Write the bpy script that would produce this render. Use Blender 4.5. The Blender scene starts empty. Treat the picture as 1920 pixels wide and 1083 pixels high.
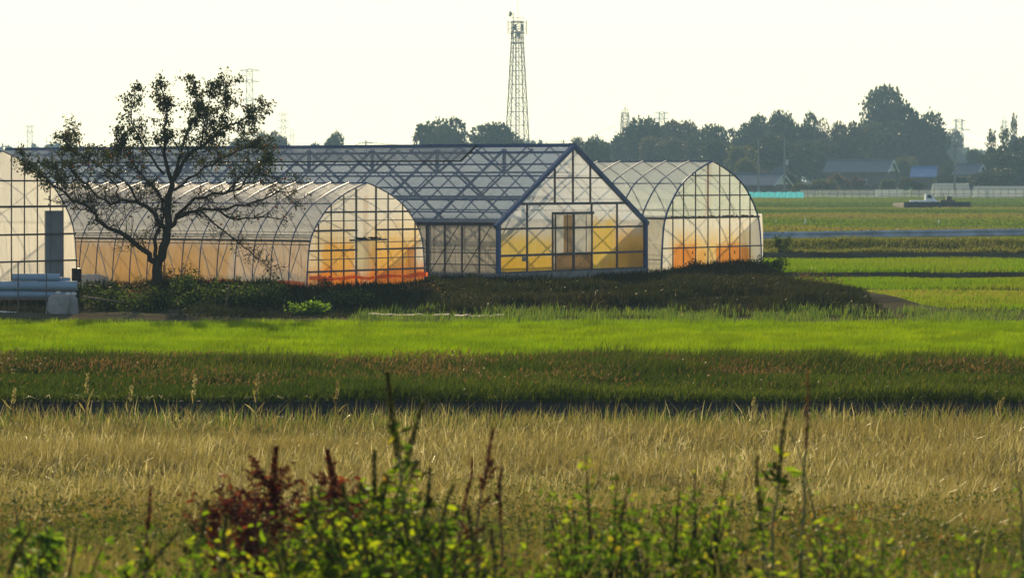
import bpy, math, random
import numpy as np
from mathutils import Vector, Matrix
random.seed(7); rng = np.random.default_rng(11)
S = bpy.context.scene
COL = S.collection
R = math.radians
F = 6300.0; HOR = 340.0; HC = 4.0          # focal length and horizon row of the 1920 px wide photograph, eye height
# ------------------------------------------------------------------ camera, sky, sun, exposure
cam = bpy.data.cameras.new("camera"); co = bpy.data.objects.new("camera", cam); COL.objects.link(co)
co.location = (0, 0, HC); co.rotation_euler = (R(90), 0, 0)
cam.sensor_width = 36; cam.lens = 36*F/1920; cam.shift_y = -(541.5-HOR)/1920
cam.clip_start = 0.5; cam.clip_end = 9000
cam.dof.use_dof = True; cam.dof.focus_distance = 95; cam.dof.aperture_fstop = 3.6
S.camera = co
SUN_EL, SUN_AZ = 20.5, -9.0                # azimuth measured from the view axis, minus = left
w = bpy.data.worlds.new("World"); S.world = w; w.use_nodes = True
nt = w.node_tree; bg = nt.nodes['Background']
sky = nt.nodes.new('ShaderNodeTexSky'); sky.sky_type = 'NISHITA'; sky.sun_disc = False
sky.sun_elevation = R(SUN_EL); sky.sun_rotation = R(SUN_AZ); sky.air_density = 1.0; sky.dust_density = 1.6; sky.ozone_density = 1.0
tn = nt.nodes.new('ShaderNodeMix'); tn.data_type = 'RGBA'; tn.blend_type = 'MULTIPLY'; tn.inputs[0].default_value = 1; tn.inputs[7].default_value = (1.0, .98, .93, 1)
nt.links.new(sky.outputs[0], tn.inputs[6]); mn = nt.nodes.new('ShaderNodeMix'); mn.data_type = 'RGBA'; mn.blend_type = 'DARKEN'; mn.inputs[0].default_value = 1   # added cream cap on sky brightness evens out the glare round the sun
nt.links.new(tn.outputs[2], mn.inputs[6]); mn.inputs[7].default_value = (12.0, 10.3, 6.1, 1)
nt.links.new(mn.outputs[2], bg.inputs[0]); bg.inputs[1].default_value = 0.10
sl = bpy.data.lights.new("sun", 'SUN'); sl.energy = 5.0; sl.angle = R(0.55); sl.color = (1.0, 0.79, 0.49)
so = bpy.data.objects.new("sun", sl); COL.objects.link(so)
sd = Vector((math.sin(R(SUN_AZ))*math.cos(R(SUN_EL)), math.cos(R(SUN_AZ))*math.cos(R(SUN_EL)), math.sin(R(SUN_EL))))
so.rotation_euler = sd.to_track_quat('Z', 'Y').to_euler(); so.location = (0, 0, 60)
S.view_settings.view_transform = 'Standard'; S.view_settings.look = 'None'
S.view_settings.exposure = 0.80; S.view_settings.gamma = 1.0
S.cycles.use_denoising = True; S.cycles.volume_bounces = 1; S.cycles.transparent_max_bounces = 24
S.cycles.max_bounces = 10; S.cycles.transmission_bounces = 8; S.cycles.diffuse_bounces = 5
S.cycles.sample_clamp_indirect = 6

def sm(a, b, x):
    t = np.clip((np.asarray(x, float)-a)/(b-a), 0, 1); return t*t*(3-2*t)
_g = rng.random((256, 256))
def vnoise(x, y, sc):
    x = np.asarray(x, float)/sc+500; y = np.asarray(y, float)/sc+500
    i = np.floor(x).astype(int); j = np.floor(y).astype(int); fx = x-i; fy = y-j
    fx = fx*fx*(3-2*fx); fy = fy*fy*(3-2*fy); i &= 255; j &= 255; i1 = (i+1) & 255; j1 = (j+1) & 255
    return (_g[i, j]*(1-fx)+_g[i1, j]*fx)*(1-fy)+(_g[i, j1]*(1-fx)+_g[i1, j1]*fx)*fy
def ground_z(x, y):
    x = np.asarray(x, float); y = np.asarray(y, float)
    z = 1.0*sm(44, 20, y)+1.3*sm(19, 6, y)-.29*sm(60.2, 60.0, y)*sm(36, 48, y)
    # raised yard the greenhouses stand on, its right end running out in a low tail
    yard = sm(99+4*sm(-10, -12, x), 106+1.5*sm(-10, -12, x), y+0.8*(vnoise(x, y, 5)-.5))*sm(150, 140, y)*sm(0, -2.4, x-np.maximum(11.8-.21*(y-115), 10.6))
    z = z+0.5*yard
    m = 0.45*np.exp(-(((x-8.6)/2.2)**2+((y-121.5)/2.6)**2))        # heap by the right-hand tunnel
    z = z+m
    z = z+0.14*np.exp(-(((x+13.5)/4.5)**2+((y-99.0)/1.0)**2))*(.6+.8*vnoise(x, y, .8))
    z = z+.24*sm(138.3, 138.7, y)*(1-sm(163, 167, y))*sm(7, 9, x)-0.30*np.exp(-((y-159.8)/.35)**2)-0.25*np.exp(-((y-123+0.0*x)/0.8)**2)*sm(13, 16, x)-0.12*np.exp(-((y-137.9)/0.5)**2)*sm(7, 9, x)*sm(9, 12, x)
    z = z-0.22*np.exp(-((y-104.3)/1.0)**2)*sm(3, 8, x)
    z = z+(.36*sm(160.1, 160.7, y)+.56*sm(161.2, 164.5, y))*(1-sm(172, 178, y)) + .62*sm(185, 260, y) + .58*sm(432, 545, y)
    z = z+0.06*(vnoise(x, y, 1.3)-.5)*sm(200, 120, y)+.05*(vnoise(x, y, .35)-.5)*sm(130, 100, y)
    return z
def at(px, py, D):
    return Vector(((px-960)/F*D, D, HC-(py-HOR)/F*D))
def gz(x, y): return float(ground_z(x, y))

# ------------------------------------------------------------------ mesh helpers
class MB:
    def __init__(s): s.v = []; s.f = []
    def add(s, vs, fs):
        n = len(s.v); s.v += [tuple(p) for p in vs]; s.f += [tuple(n+i for i in f) for f in fs]; return s
    def box(s, c, d, rz=0, taper=1.0):
        vs = []; cr, sr = math.cos(rz), math.sin(rz)
        for k in (-1, 1):
            t = 1 if k < 0 else taper
            for i, j in ((-1, -1), (1, -1), (1, 1), (-1, 1)):
                x, y = i*d[0]/2*t, j*d[1]/2*t
                vs.append((c[0]+x*cr-y*sr, c[1]+x*sr+y*cr, c[2]+k*d[2]/2))
        return s.add(vs, [(3, 2, 1, 0), (4, 5, 6, 7), (0, 1, 5, 4), (1, 2, 6, 5), (2, 3, 7, 6), (3, 0, 4, 7)])
    def tube(s, pts, rad, n=6, cap=True, rot=0.0):
        pts = [Vector(p) for p in pts]
        if not hasattr(rad, '__len__'): rad = [rad]*len(pts)
        rings = []; base = len(s.v); up = Vector((.13, .21, .97))
        for i, p in enumerate(pts):
            t = (pts[min(i+1, len(pts)-1)]-pts[max(i-1, 0)])
            if t.length < 1e-9: t = Vector((0, 0, 1))
            t.normalize()
            if i == 0:
                u = Vector((0, 0, 1)) if abs(t.z) < .9 else Vector((0, 1, 0))
            a = u.cross(t)
            if a.length < 1e-6: a = up.cross(t)
            a.normalize(); b = t.cross(a); u = b
            for k in range(n):
                an = 2*math.pi*k/n+rot
                s.v.append(tuple(p+a*(math.cos(an)*rad[i])+b*(math.sin(an)*rad[i])))
        for i in range(len(pts)-1):
            for k in range(n):
                s.f.append((base+i*n+k, base+i*n+(k+1) % n, base+(i+1)*n+(k+1) % n, base+(i+1)*n+k))
        if cap:
            s.f.append(tuple(base+k for k in reversed(range(n)))); s.f.append(tuple(base+(len(pts)-1)*n+k for k in range(n)))
        return s
    def bar(s, p, q, wd): return s.tube([p, q], wd*.7071, 4, True, math.pi/4)
    def build(s, name, mat, parent=None, smooth=False):
        me = bpy.data.meshes.new(name); me.from_pydata(s.v, [], s.f); me.materials.append(mat)
        if smooth: me.polygons.foreach_set('use_smooth', [True]*len(me.polygons))
        o = bpy.data.objects.new(name, me); COL.objects.link(o)
        if parent: o.parent = parent
        return o
def np_mesh(name, V, loops, sizes, mat, parent=None, attrs=None, smooth=False):
    me = bpy.data.meshes.new(name); V = np.asarray(V, np.float32); me.vertices.add(len(V)); me.vertices.foreach_set('co', V.ravel())
    loops = np.asarray(loops, np.int32).ravel(); sizes = np.asarray(sizes, np.int32)
    me.loops.add(len(loops)); me.loops.foreach_set('vertex_index', loops)
    st = np.concatenate([[0], np.cumsum(sizes)[:-1]]).astype(np.int32)
    me.polygons.add(len(sizes)); me.polygons.foreach_set('loop_start', st); me.polygons.foreach_set('loop_total', sizes)
    if smooth: me.polygons.foreach_set('use_smooth', np.ones(len(sizes), bool))
    me.update(calc_edges=True)
    for k, a in (attrs or {}).items():
        at_ = me.attributes.new(k, 'FLOAT', 'POINT'); at_.data.foreach_set('value', np.asarray(a, np.float32))
    me.materials.append(mat)
    o = bpy.data.objects.new(name, me); COL.objects.link(o)
    if parent: o.parent = parent
    return o
def tag(o, label=None, cat=None, group=None, kind=None):
    if label: o['label'] = label
    if cat: o['category'] = cat
    if group: o['group'] = group
    if kind: o['kind'] = kind
    return o
def thing(name, label, cat, loc=(0, 0, 0), rz=0, group=None):
    o = bpy.data.objects.new(name, None); COL.objects.link(o); o.location = loc; o.rotation_euler = (0, 0, rz)
    o.empty_display_size = .3
    return tag(o, label, cat, group)
def dup(o, parent=None):
    c = o.copy(); COL.objects.link(c); c.parent = parent
    for ch in list(o.children): dup(ch, c)
    return c
def share(src, parent, loc=(0, 0, 0), rot=(0, 0, 0), sc=None):
    c = src.copy(); COL.objects.link(c); c.parent = parent; c.location = loc; c.rotation_euler = rot
    if sc: c.scale = sc
    return c

# ------------------------------------------------------------------ materials
def base_mat(name):
    m = bpy.data.materials.new(name); m.use_nodes = True; t = m.node_tree; t.nodes.clear()
    out = t.nodes.new('ShaderNodeOutputMaterial'); return m, t, out
def nd(t, typ, ins=None, **props):
    n = t.nodes.new('ShaderNode'+typ)
    for k, v in props.items(): setattr(n, k, v)
    for k, v in (ins or {}).items():
        s = n.inputs[k]
        if isinstance(v, bpy.types.NodeSocket): t.links.new(v, s)
        else: s.default_value = v
    return n
def mth(t, op, a, b=None, c=None, clamp=False):
    n = nd(t, 'Math', {0: a}, operation=op, use_clamp=clamp)
    for i, v in ((1, b), (2, c)):
        if v is not None:
            if isinstance(v, bpy.types.NodeSocket): t.links.new(v, n.inputs[i])
            else: n.inputs[i].default_value = v
    return n.outputs[0]
def ramp(t, fac, stops, interp='LINEAR'):
    n = nd(t, 'ValToRGB'); t.links.new(fac, n.inputs[0]); e = n.color_ramp.elements; n.color_ramp.interpolation = interp
    while len(e) < len(stops): e.new(0.5)
    for i, (p, c) in enumerate(stops): e[i].position = p; e[i].color = (*c, 1)
    return n.outputs[0]
def mixc(t, f, a, b, mode='MIX'):
    n = nd(t, 'Mix', data_type='RGBA', blend_type=mode)
    for s, v in ((n.inputs[0], f), (n.inputs[6], a), (n.inputs[7], b)):
        if isinstance(v, bpy.types.NodeSocket): t.links.new(v, s)
        else: s.default_value = (*v, 1) if isinstance(v, tuple) and len(v) == 3 else v
    return n.outputs[2]
def mixs(t, f, a, b):
    n = nd(t, 'MixShader'); 
    if isinstance(f, bpy.types.NodeSocket): t.links.new(f, n.inputs[0])
    else: n.inputs[0].default_value = f
    t.links.new(a, n.inputs[1]); t.links.new(b, n.inputs[2]); return n.outputs[0]
def noise(t, vec, scale, detail=3, rough=.55, stretch=None):
    if stretch:
        mp = nd(t, 'Mapping', {0: vec}); mp.inputs['Scale'].default_value = stretch; vec = mp.outputs[0]
    return nd(t, 'TexNoise', {'Vector': vec, 'Scale': scale, 'Detail': detail, 'Roughness': rough}).outputs[0]
def solid(name, col, rough=.6, metal=0, var=.25, nscale=3.0, col2=None, bump=0.0, spec=.4):
    m, t, out = base_mat(name); tc = nd(t, 'TexCoord').outputs['Object']
    n = noise(t, tc, nscale, 4)
    c2 = col2 or tuple(x*(1-var) for x in col)
    c = ramp(t, n, [(.3, c2), (.7, col)])
    p = nd(t, 'BsdfPrincipled', {'Base Color': c, 'Roughness': rough, 'Metallic': metal, 'Specular IOR Level': spec})
    if bump:
        b = nd(t, 'Bump', {'Height': noise(t, tc, nscale*6, 3), 'Strength': bump, 'Distance': .02}); t.links.new(b.outputs[0], p.inputs['Normal'])
    t.links.new(p.outputs[0], out.inputs[0]); return m
def leafm(name, stops, trans=.5, gloss=.06, patch=None, pscale=.3, rough=.35, tcol=(1.15, 1.1, .7)):
    """foliage: colour from the per-leaf attribute, thin leaves that let light through"""
    m, t, out = base_mat(name)
    a = nd(t, 'Attribute', attribute_name='rnd').outputs['Fac']
    stops = [(p, tuple(k*.78 for k in q)) for p, q in stops]
    if patch: patch = tuple(k*.78 for k in patch)
    c = ramp(t, a, stops)
    if patch:
        n = noise(t, nd(t, 'NewGeometry').outputs['Position'], pscale, 4, .6)
        f = nd(t, 'MapRange', {0: n, 1: .42, 2: .62}).outputs[0]
        c = mixc(t, mth(t, 'MULTIPLY', f, .75), c, patch)
    d = nd(t, 'BsdfDiffuse', {'Color': c}).outputs[0]
    tr = nd(t, 'BsdfTranslucent', {'Color': mixc(t, 1.0, c, tcol, 'MULTIPLY')}).outputs[0]
    s = mixs(t, trans, d, tr)
    if gloss:
        g = nd(t, 'BsdfGlossy', {'Color': (.8, .8, .7, 1), 'Roughness': rough}).outputs[0]; s = mixs(t, gloss, s, g)
    t.links.new(s, out.inputs[0]); return m
def film(name, top, transp=.3, tints=(), axis='X', dirt=.25, dirt_col=(.35, .30, .22), trans=.80, gloss=.04, wrinkle=.3, tclear=None):
    """greenhouse plastic: part clear, part milky; stains are (x0,x1,z0,z1,soft,colour,strength,wobble) in the thing's own metres"""
    m, t, out = base_mat(name); tc = nd(t, 'TexCoord').outputs['Object']
    sep = nd(t, 'SeparateXYZ', {0: tc}); X, Y, Z = sep.outputs
    if axis == 'Y': X = Y
    n1 = noise(t, tc, 1.1, 5, .6); n2 = noise(t, tc, 2.2, 5, .6, (6, 6, .5))
    f = nd(t, 'MapRange', {0: n2, 1: .45, 2: .75}).outputs[0]
    c = mixc(t, mth(t, 'MULTIPLY', f, dirt), top, dirt_col)
    tot = None
    for x0, x1, z0, z1, soft, colr, k, wob in tints:  # soft-edged colour areas mixed into the film colour
        wn = mth(t, 'MULTIPLY', mth(t, 'SUBTRACT', n1, .5), wob)
        Zd = mth(t, 'ADD', Z, wn); Xd = mth(t, 'ADD', X, wn)
        a = nd(t, 'MapRange', {0: Zd, 1: z1+soft, 2: z1-soft}, interpolation_type='SMOOTHSTEP').outputs[0]
        b = nd(t, 'MapRange', {0: Xd, 1: x0-soft*.6, 2: x0+soft*.6}, interpolation_type='SMOOTHSTEP').outputs[0]
        d = nd(t, 'MapRange', {0: Xd, 1: x1+soft*.6, 2: x1-soft*.6}, interpolation_type='SMOOTHSTEP').outputs[0]
        e = nd(t, 'MapRange', {0: Zd, 1: z0-soft, 2: z0+soft}, interpolation_type='SMOOTHSTEP').outputs[0] if z0 > -5 else None
        mk = mth(t, 'MULTIPLY', mth(t, 'MULTIPLY', a, b), d)
        if e is not None: mk = mth(t, 'MULTIPLY', mk, e)
        mk = mth(t, 'MULTIPLY', mk, k)
        mk = mth(t, 'MULTIPLY', mk, nd(t, 'MapRange', {0: n2, 1: .25, 2: .6, 3: .75, 4: 1.0}).outputs[0])
        c = mixc(t, mk, c, colr)
        tot = mk if tot is None else mth(t, 'MAXIMUM', tot, mk)
    bmp = nd(t, 'Bump', {'Height': noise(t, tc, 1.6, 4, .6, (3, 3, .8)), 'Strength': wrinkle, 'Distance': .12})
    tr = nd(t, 'BsdfTranslucent', {'Color': c, 'Normal': bmp.outputs[0]}).outputs[0]
    df = nd(t, 'BsdfDiffuse', {'Color': c, 'Normal': bmp.outputs[0]}).outputs[0]
    s = mixs(t, trans, df, tr)
    g = nd(t, 'BsdfGlossy', {'Color': (.9, .9, .9, 1), 'Roughness': .35, 'Normal': bmp.outputs[0]}).outputs[0]
    s = mixs(t, gloss, s, g)
    tp = nd(t, 'BsdfTransparent', {'Color': mixc(t, .45, (1., 1., 1.), c)}).outputs[0]
    ff = transp
    if tot is not None: ff = mth(t, 'MULTIPLY', mth(t, 'SUBTRACT', 1.0, mth(t, 'MULTIPLY', tot, .7)), transp)
    s = mixs(t, ff, s, tp)
    t.links.new(s, out.inputs[0]); return m

M = {}
M['steel_blue'] = solid('blue_grey_painted_steel', (.085, .13, .24), .5, 0, .3, 2)
M['steel'] = solid('weathered_steel', (.14, .15, .17), .55, .3, .35, 4, col2=(.12, .085, .06))
M['galv'] = solid('galvanised_steel', (.42, .46, .52), .42, .6, .25, 2)
M['galv_matt'] = solid('guardrail_paint', (.46, .53, .62), .55, .0, .4, 1.2, col2=(.26, .29, .33))
M['dark_seal'] = solid('dark_edge_strip', (.06, .05, .045), .8, 0, .4, 3)
M['concrete'] = solid('old_concrete', (.30, .28, .25), .9, 0, .4, 2.5, bump=.3)
M['concrete_dark'] = solid('shade_dark_concrete', (.04, .042, .042), .85, 0, .4, 2.5, bump=.3)  # shade on the ditch wall is put into this near-black colour
M['bark'] = solid('bark', (.06, .045, .033), .95, 0, .5, 6, bump=.6, spec=.1)
M['far_bark'] = solid('far_bark', (.05, .042, .034), .95, 0, .3, 1, spec=.1)
M['wood'] = solid('weathered_wood', (.22, .16, .11), .85, 0, .4, 5)
M['pipe'] = solid('grey_blue_pipe', (.30, .40, .50), .45, 0, .2, 1.2)
M['inner'] = solid('pipe_inside_shade', (.02, .02, .025), .9, 0, .1, 1)  # near-black colour carries the shade inside the pipes
M['sack'] = solid('sack_cloth', (.36, .34, .31), .8, 0, .3, 5, bump=.5)
M['white_knot'] = solid('white_sack_neck', (.7, .68, .64), .7, 0, .2, 6, bump=.5)
M['black'] = solid('black_plastic', (.02, .022, .025), .5, 0, .3, 3)
M['soil'] = solid('bare_soil', (.11, .09, .07), .95, 0, .4, 1.5, bump=.5)
M['tower'] = solid('tower_steel', (.22, .24, .26), .5, .5, .2, .5)
M['pole'] = solid('pole_concrete', (.24, .23, .22), .9, 0, .2, .6)
M['white_paint'] = solid('white_vehicle_paint', (.88, .89, .90), .3, 0, .06, 1.5)
M['glass'] = solid('dark_window_glass', (.02, .03, .035), .08, 0, .1, 1)
M['tyre'] = solid('rubber', (.02, .02, .02), .9, 0, .2, 3)
M['tile'] = solid('grey_roof_tile', (.10, .12, .15), .5, 0, .3, 1.0, bump=.4)
M['tile_blue'] = solid('blue_sheet_roof', (.12, .22, .45), .4, 0, .25, 1.0)
M['wall_tan'] = solid('house_wall', (.30, .25, .20), .9, 0, .2, .8)
M['wall_dark'] = solid('dark_board_wall', (.12, .10, .085), .9, 0, .3, .8)
M['wall_white'] = solid('white_plaster', (.62, .62, .60), .85, 0, .12, .8)
M['cyan'] = film('cyan_sheet', (.045, .28, .36), .05, dirt=.3, dirt_col=(.10, .40, .5), wrinkle=.1)
M['screen'] = film('fence_mesh_cloth', (.26, .32, .36), .72, gloss=0.0, dirt=.3, wrinkle=.1)
M['fruit'] = solid('persimmon_skin', (.62, .13, .02), .35, 0, .35, 8)

# ------------------------------------------------------------------ ground
def ground_material():
    m, t, out = base_mat('ground_soil_and_fields'); P = nd(t, 'NewGeometry').outputs['Position']
    sp = nd(t, 'SeparateXYZ', {0: P}); Y = sp.outputs[1]
    nb = noise(t, P, .05, 3, .5, (.4, 1, 1)); nf = noise(t, P, 1.2, 5, .65, (.5, 1, 1))
    Yd = mth(t, 'ADD', Y, mth(t, 'MULTIPLY', mth(t, 'SUBTRACT', nb, .5), 6))
    fac = nd(t, 'MapRange', {0: Yd, 1: 180.0, 2: 620.0}).outputs[0]
    G = (.085, .15, .02); O = (.13, .135, .035); B = (.15, .115, .06); Dk = (.05, .055, .025); G2 = (.11, .17, .03)
    st = []
    for D, c in ((180, O), (214, G), (232, O), (246, B), (252, G), (276, G2), (287, Dk), (292, G), (318, O), (328, G2), (352, Dk), (358, G), (385, O), (395, B), (420, O), (436, Dk), (444, B), (470, O), (500, G), (520, B), (548, Dk), (556, O), (600, G)):
        st.append(((D-180)/440, c))
    far = ramp(t, fac, st)
    near = ramp(t, nf, [(.3, (.045, .036, .025)), (.5, (.09, .075, .05)), (.72, (.15, .13, .09))])
    isfar = nd(t, 'MapRange', {0: Y, 1: 176.0, 2: 184.0}).outputs[0]
    c = mixc(t, isfar, near, far)
    c = mixc(t, mth(t, 'MULTIPLY', nd(t, 'MapRange', {0: nf, 1: .35, 2: .65}).outputs[0], .35), c, (.05, .06, .02))
    p = nd(t, 'BsdfDiffuse', {'Color': c})
    b = nd(t, 'Bump', {'Height': noise(t, P, 5, 4, .7), 'Strength': .6, 'Distance': .08}); t.links.new(b.outputs[0], p.inputs['Normal'])
    t.links.new(p.outputs[0], out.inputs[0]); return m
M['ground'] = ground_material()
def ground():
    ys = np.concatenate([np.arange(-12, 57.9, .6), np.arange(64, 96, .8), np.arange(96, 126, .3), np.arange(126, 158, .8), np.arange(158, 182, .35), np.arange(182, 300, 3), np.arange(300, 900, 15), np.arange(900, 5200, 120)])
    ys = np.sort(np.concatenate([ys, [137.4, 137.6, 137.9, 138.2, 138.35, 138.5, 138.65, 138.9]]))
    ys = np.concatenate([ys[ys < 58], [58.6, 58.601, 61.7, 61.701, 62.4], ys[ys >= 64]])
    xs = np.concatenate([[-900, -500, -250, -120, -60], np.arange(-36, 36, .45), [40, 50, 70, 120, 250, 500, 900]])
    Xg, Yg = np.meshgrid(xs, ys); Z = ground_z(Xg, Yg)
    # the ditch between the straw and the weeds is cut in; its concrete bed stands in it
    Z = np.where((Yg > 58.6005) & (Yg < 61.7005), Z-.75, Z)
    nx, ny = len(xs), len(ys); V = np.stack([Xg.ravel(), Yg.ravel(), Z.ravel()], 1)
    i = np.arange(nx-1)[None, :]+np.arange(ny-1)[:, None]*nx
    q = np.stack([i, i+1, i+nx+1, i+nx], -1).reshape(-1, 4)
    o = np_mesh('ground', V, q, np.full(len(q), 4), M['ground'], smooth=True); tag(o, kind='structure')
ground()
# concrete irrigation ditch
d = MB()
d.box((0, 61.62, -.33), (90, .15, .62)); d.box((0, 58.78, -.50), (90, .22, .34)); d.box((0, 60.2, -.62), (90, 2.4, .1))
o = d.build('irrigation_ditch', M['concrete_dark']); tag(o, kind='structure')

# ------------------------------------------------------------------ blades of grass and crops (one mesh each)
def scatter(n, y0, y1, xl=None, xr=None, margin=2.0, dens=None):
    """random points between depths y0 and y1 inside what the camera sees, plus a margin"""
    yy = np.sqrt(rng.random(n)*(y1**2-y0**2)+y0**2)
    lo = -.153*yy-margin if xl is None else np.maximum(xl+0*yy, -.153*yy-margin)
    hi = .153*yy+margin if xr is None else np.minimum(xr+0*yy, .153*yy+margin)
    xx = lo+rng.random(n)*(hi-lo)
    if dens is not None:
        k = rng.random(n) < dens(xx, yy); xx, yy = xx[k], yy[k]
    return xx, yy
def blades(name, x, y, h, wd, lean, mat, rnd, wind=(.15, 0), z=None, bend=.5, parent=None):
    n = len(x); z = ground_z(x, y)-.02 if z is None else z
    h = np.broadcast_to(h, (n,)); wd = np.broadcast_to(wd, (n,))
    an = rng.random(n)*2*np.pi; wa = rng.random(n)*np.pi
    ln = np.abs(rng.normal(0, lean, n)); dx = np.cos(an)*ln+wind[0]*rng.random(n); dy = np.sin(an)*ln+wind[1]*rng.random(n)
    wx, wy = np.cos(wa)*wd/2, np.sin(wa)*wd/2
    P = np.zeros((n, 5, 3), np.float32)
    P[:, 0] = np.stack([x-wx, y-wy, z], 1); P[:, 1] = np.stack([x+wx, y+wy, z], 1)
    mx, my, mz = x+dx*h*.45, y+dy*h*.45, z+h*.58
    P[:, 2] = np.stack([mx+wx*.8, my+wy*.8, mz], 1); P[:, 3] = np.stack([mx-wx*.8, my-wy*.8, mz], 1)
    tl = np.sqrt(np.maximum(.15, 1-(dx**2+dy**2)*bend))
    P[:, 4] = np.stack([x+dx*h*1.15, y+dy*h*1.15, z+h*tl], 1)
    b = np.arange(n)[:, None]*5
    L = np.concatenate([b+np.array([0, 1, 2, 3]), b+np.array([3, 2, 4])], 1)
    sizes = np.tile([4, 3], n)
    return np_mesh(name, P.reshape(-1, 3), L, sizes, mat, parent, {'rnd': np.repeat(rnd, 5)})

M['paddy'] = leafm('young_rice_leaf', [(0, (.08, .19, .001)), (.5, (.15, .29, .001)), (1, (.28, .38, .002))], .6, 0, patch=(.085, .15, .002), pscale=.7, tcol=(1.3, 1.2, .5))
M['weeds'] = leafm('bank_weed_leaf', [(0, (.022, .045, .006)), (.5, (.07, .115, .012)), (.70, (.13, .16, .025)), (.76, (.10, .07, .032)), (1, (.19, .13, .07))], .45, .012, tcol=(1.2, 1.1, .6))
M['shrubleaf'] = leafm('shrub_leaf', [(0, (.04, .09, .010)), (.6, (.12, .24, .015)), (.93, (.28, .38, .03)), (1, (.38, .33, .05))], .55, .02, rough=.5, tcol=(1.25, 1.15, .5))
M['straw'] = leafm('dry_grass_blade', [(0, (.07, .07, .02)), (.35, (.225, .20, .068)), (.7, (.40, .355, .15)), (.92, (.62, .56, .30)), (1, (.88, .82, .60))], .45, .04, patch=(.24, .20, .065), pscale=.35, rough=.3)
M['greenblade'] = leafm('green_grass_blade', [(0, (.05, .10, .012)), (.6, (.10, .19, .02)), (1, (.22, .28, .04))], .5, .05)
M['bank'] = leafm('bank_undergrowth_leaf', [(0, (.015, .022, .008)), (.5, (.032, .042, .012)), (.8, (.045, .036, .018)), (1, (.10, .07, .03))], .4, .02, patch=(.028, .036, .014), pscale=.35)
M['farcrop'] = leafm('far_field_leaf', [(0, (.05, .09, .012)), (.3, (.10, .17, .015)), (.6, (.16, .19, .03)), (1, (.22, .17, .07))], .5, .02)
M['rows'] = leafm('row_crop_leaf', [(0, (.08, .18, .002)), (.6, (.15, .28, .003)), (1, (.30, .27, .07))], .55, 0, patch=(.20, .24, .02), pscale=.12)
M['roadside'] = leafm('roadside_grass_blade', [(0, (.09, .14, .02)), (.7, (.17, .24, .04)), (1, (.30, .24, .09))], .5, .03, patch=(.19, .19, .06), pscale=.12)

def stuff(o): return tag(o, kind='stuff')
# young rice
x, y = scatter(200000, 72.3, 92.2, margin=2.5)
far = y > 90.8-.9*vnoise(x, x*0, 3); keep = ~(far & (rng.random(len(x)) < .5)) & (y > 71.6+1.3*vnoise(x, x*0, 1.7)-.5*rng.random(len(x))); x, y = x[keep], y[keep]
y = np.round(y/.28)*.28*(.35)+y*.65
hh = .20+.10*vnoise(x, y, .7)+.06*rng.random(len(x))
stuff(blades('rice_crop', x, y, hh, .017, .22, M['paddy'], np.clip(.15+.55*rng.random(len(x))+.3*vnoise(x, y, 3), 0, 1)))
# weed strip with red-brown seed heads
x, y = scatter(150000, 61.75, 73.0, margin=2.5, dens=lambda x, y: np.where((y > 70.6) & (x > 7.2) & (vnoise(x, y, 1.5) < .66), .04, .95)*np.where(y > 71.6+1.3*vnoise(x, x*0, 1.7), 0, 1))
hh = (.16+.24*vnoise(x, y, 1.1)*rng.random(len(x))+.10*rng.random(len(x)))*(.75+.4*sm(65, 71, y))
hh = hh*(.6+.8*vnoise(x, y, 2.6))
stuff(blades('weed_strip', x, y, hh, .020, .42, M['weeds'], np.clip(.66*rng.random(len(x))*(.6+.8*vnoise(x, y, 3)), 0, .7), wind=(.3, -.1)))
x, y = scatter(42000, 62.5, 72.8, margin=2.5, dens=lambda x, y: (.10+.90*sm(64, 70, y))*np.where((y > 70.4) & (x > 7.2), .1, 1)*np.clip(vnoise(x, y, 1.6)*1.8-.35, .05, 1))
zz = ground_z(x, y)+.10+.20*rng.random(len(x))*(.7+.4*sm(65, 71, y))
stuff(blades('weed_seed_heads', x, y, .05+.06*rng.random(len(x)), .022, .8, M['weeds'], .76+.24*rng.random(len(x)), wind=(.5, 0), z=zz))
x, y = scatter(6500, 61.45, 61.95, margin=2); stuff(blades('ditch_overhang', x, y, .10+.16*rng.random(len(x)), .016, .7, M['weeds'], .65*rng.random(len(x)), wind=(.2, -.5), z=np.full(len(x), -.05)))
# straw-coloured grass, the near meadow
x, y = scatter(210000, 34, 58.9, margin=2.0, dens=lambda x, y: np.where(y > 56.5, .25+.3*vnoise(x, y, 1.5), .45+.75*vnoise(x, y, 1.0)))
hh = (.13+.22*rng.random(len(x))**1.5+.12*vnoise(x, y, 1.8))*(.55+.85*vnoise(x, y, 2.6))
hh = np.where(rng.random(len(x)) < .012, hh+.22, hh)
stuff(blades('dry_meadow', x, y, hh, .013, .5, M['straw'], np.clip(rng.normal(.52, .32, len(x))-.22*sm(42, 34, y)*(.4+vnoise(x, y, 1.5))-.12*sm(53, 58, y), 0, 1), wind=(.25, 0)))
x, y = scatter(190000, 15, 34, margin=1.5, dens=lambda x, y: .5+.5*vnoise(x, y, .5))
hh = .08+.16*rng.random(len(x))**1.3+.10*vnoise(x, y, .7)
stuff(blades('dry_near_grass', x, y, hh, .006, .6, M['straw'], np.clip(rng.normal(.22, .27, len(x))+.25*(vnoise(x, y, 1.6)-.5), 0, 1), wind=(.25, 0)))
x, y = scatter(60000, 15, 58.5, margin=1.5, dens=lambda x, y: (sm(48, 34, y)*.85+.25)*np.clip(vnoise(x, y, 1.6)*2-.45, 0, 1))
hh = .15+.22*rng.random(len(x))
stuff(blades('green_grass', x, y, hh, .0075, .5, M['greenblade'], rng.random(len(x)), wind=(.2, 0)))
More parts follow.
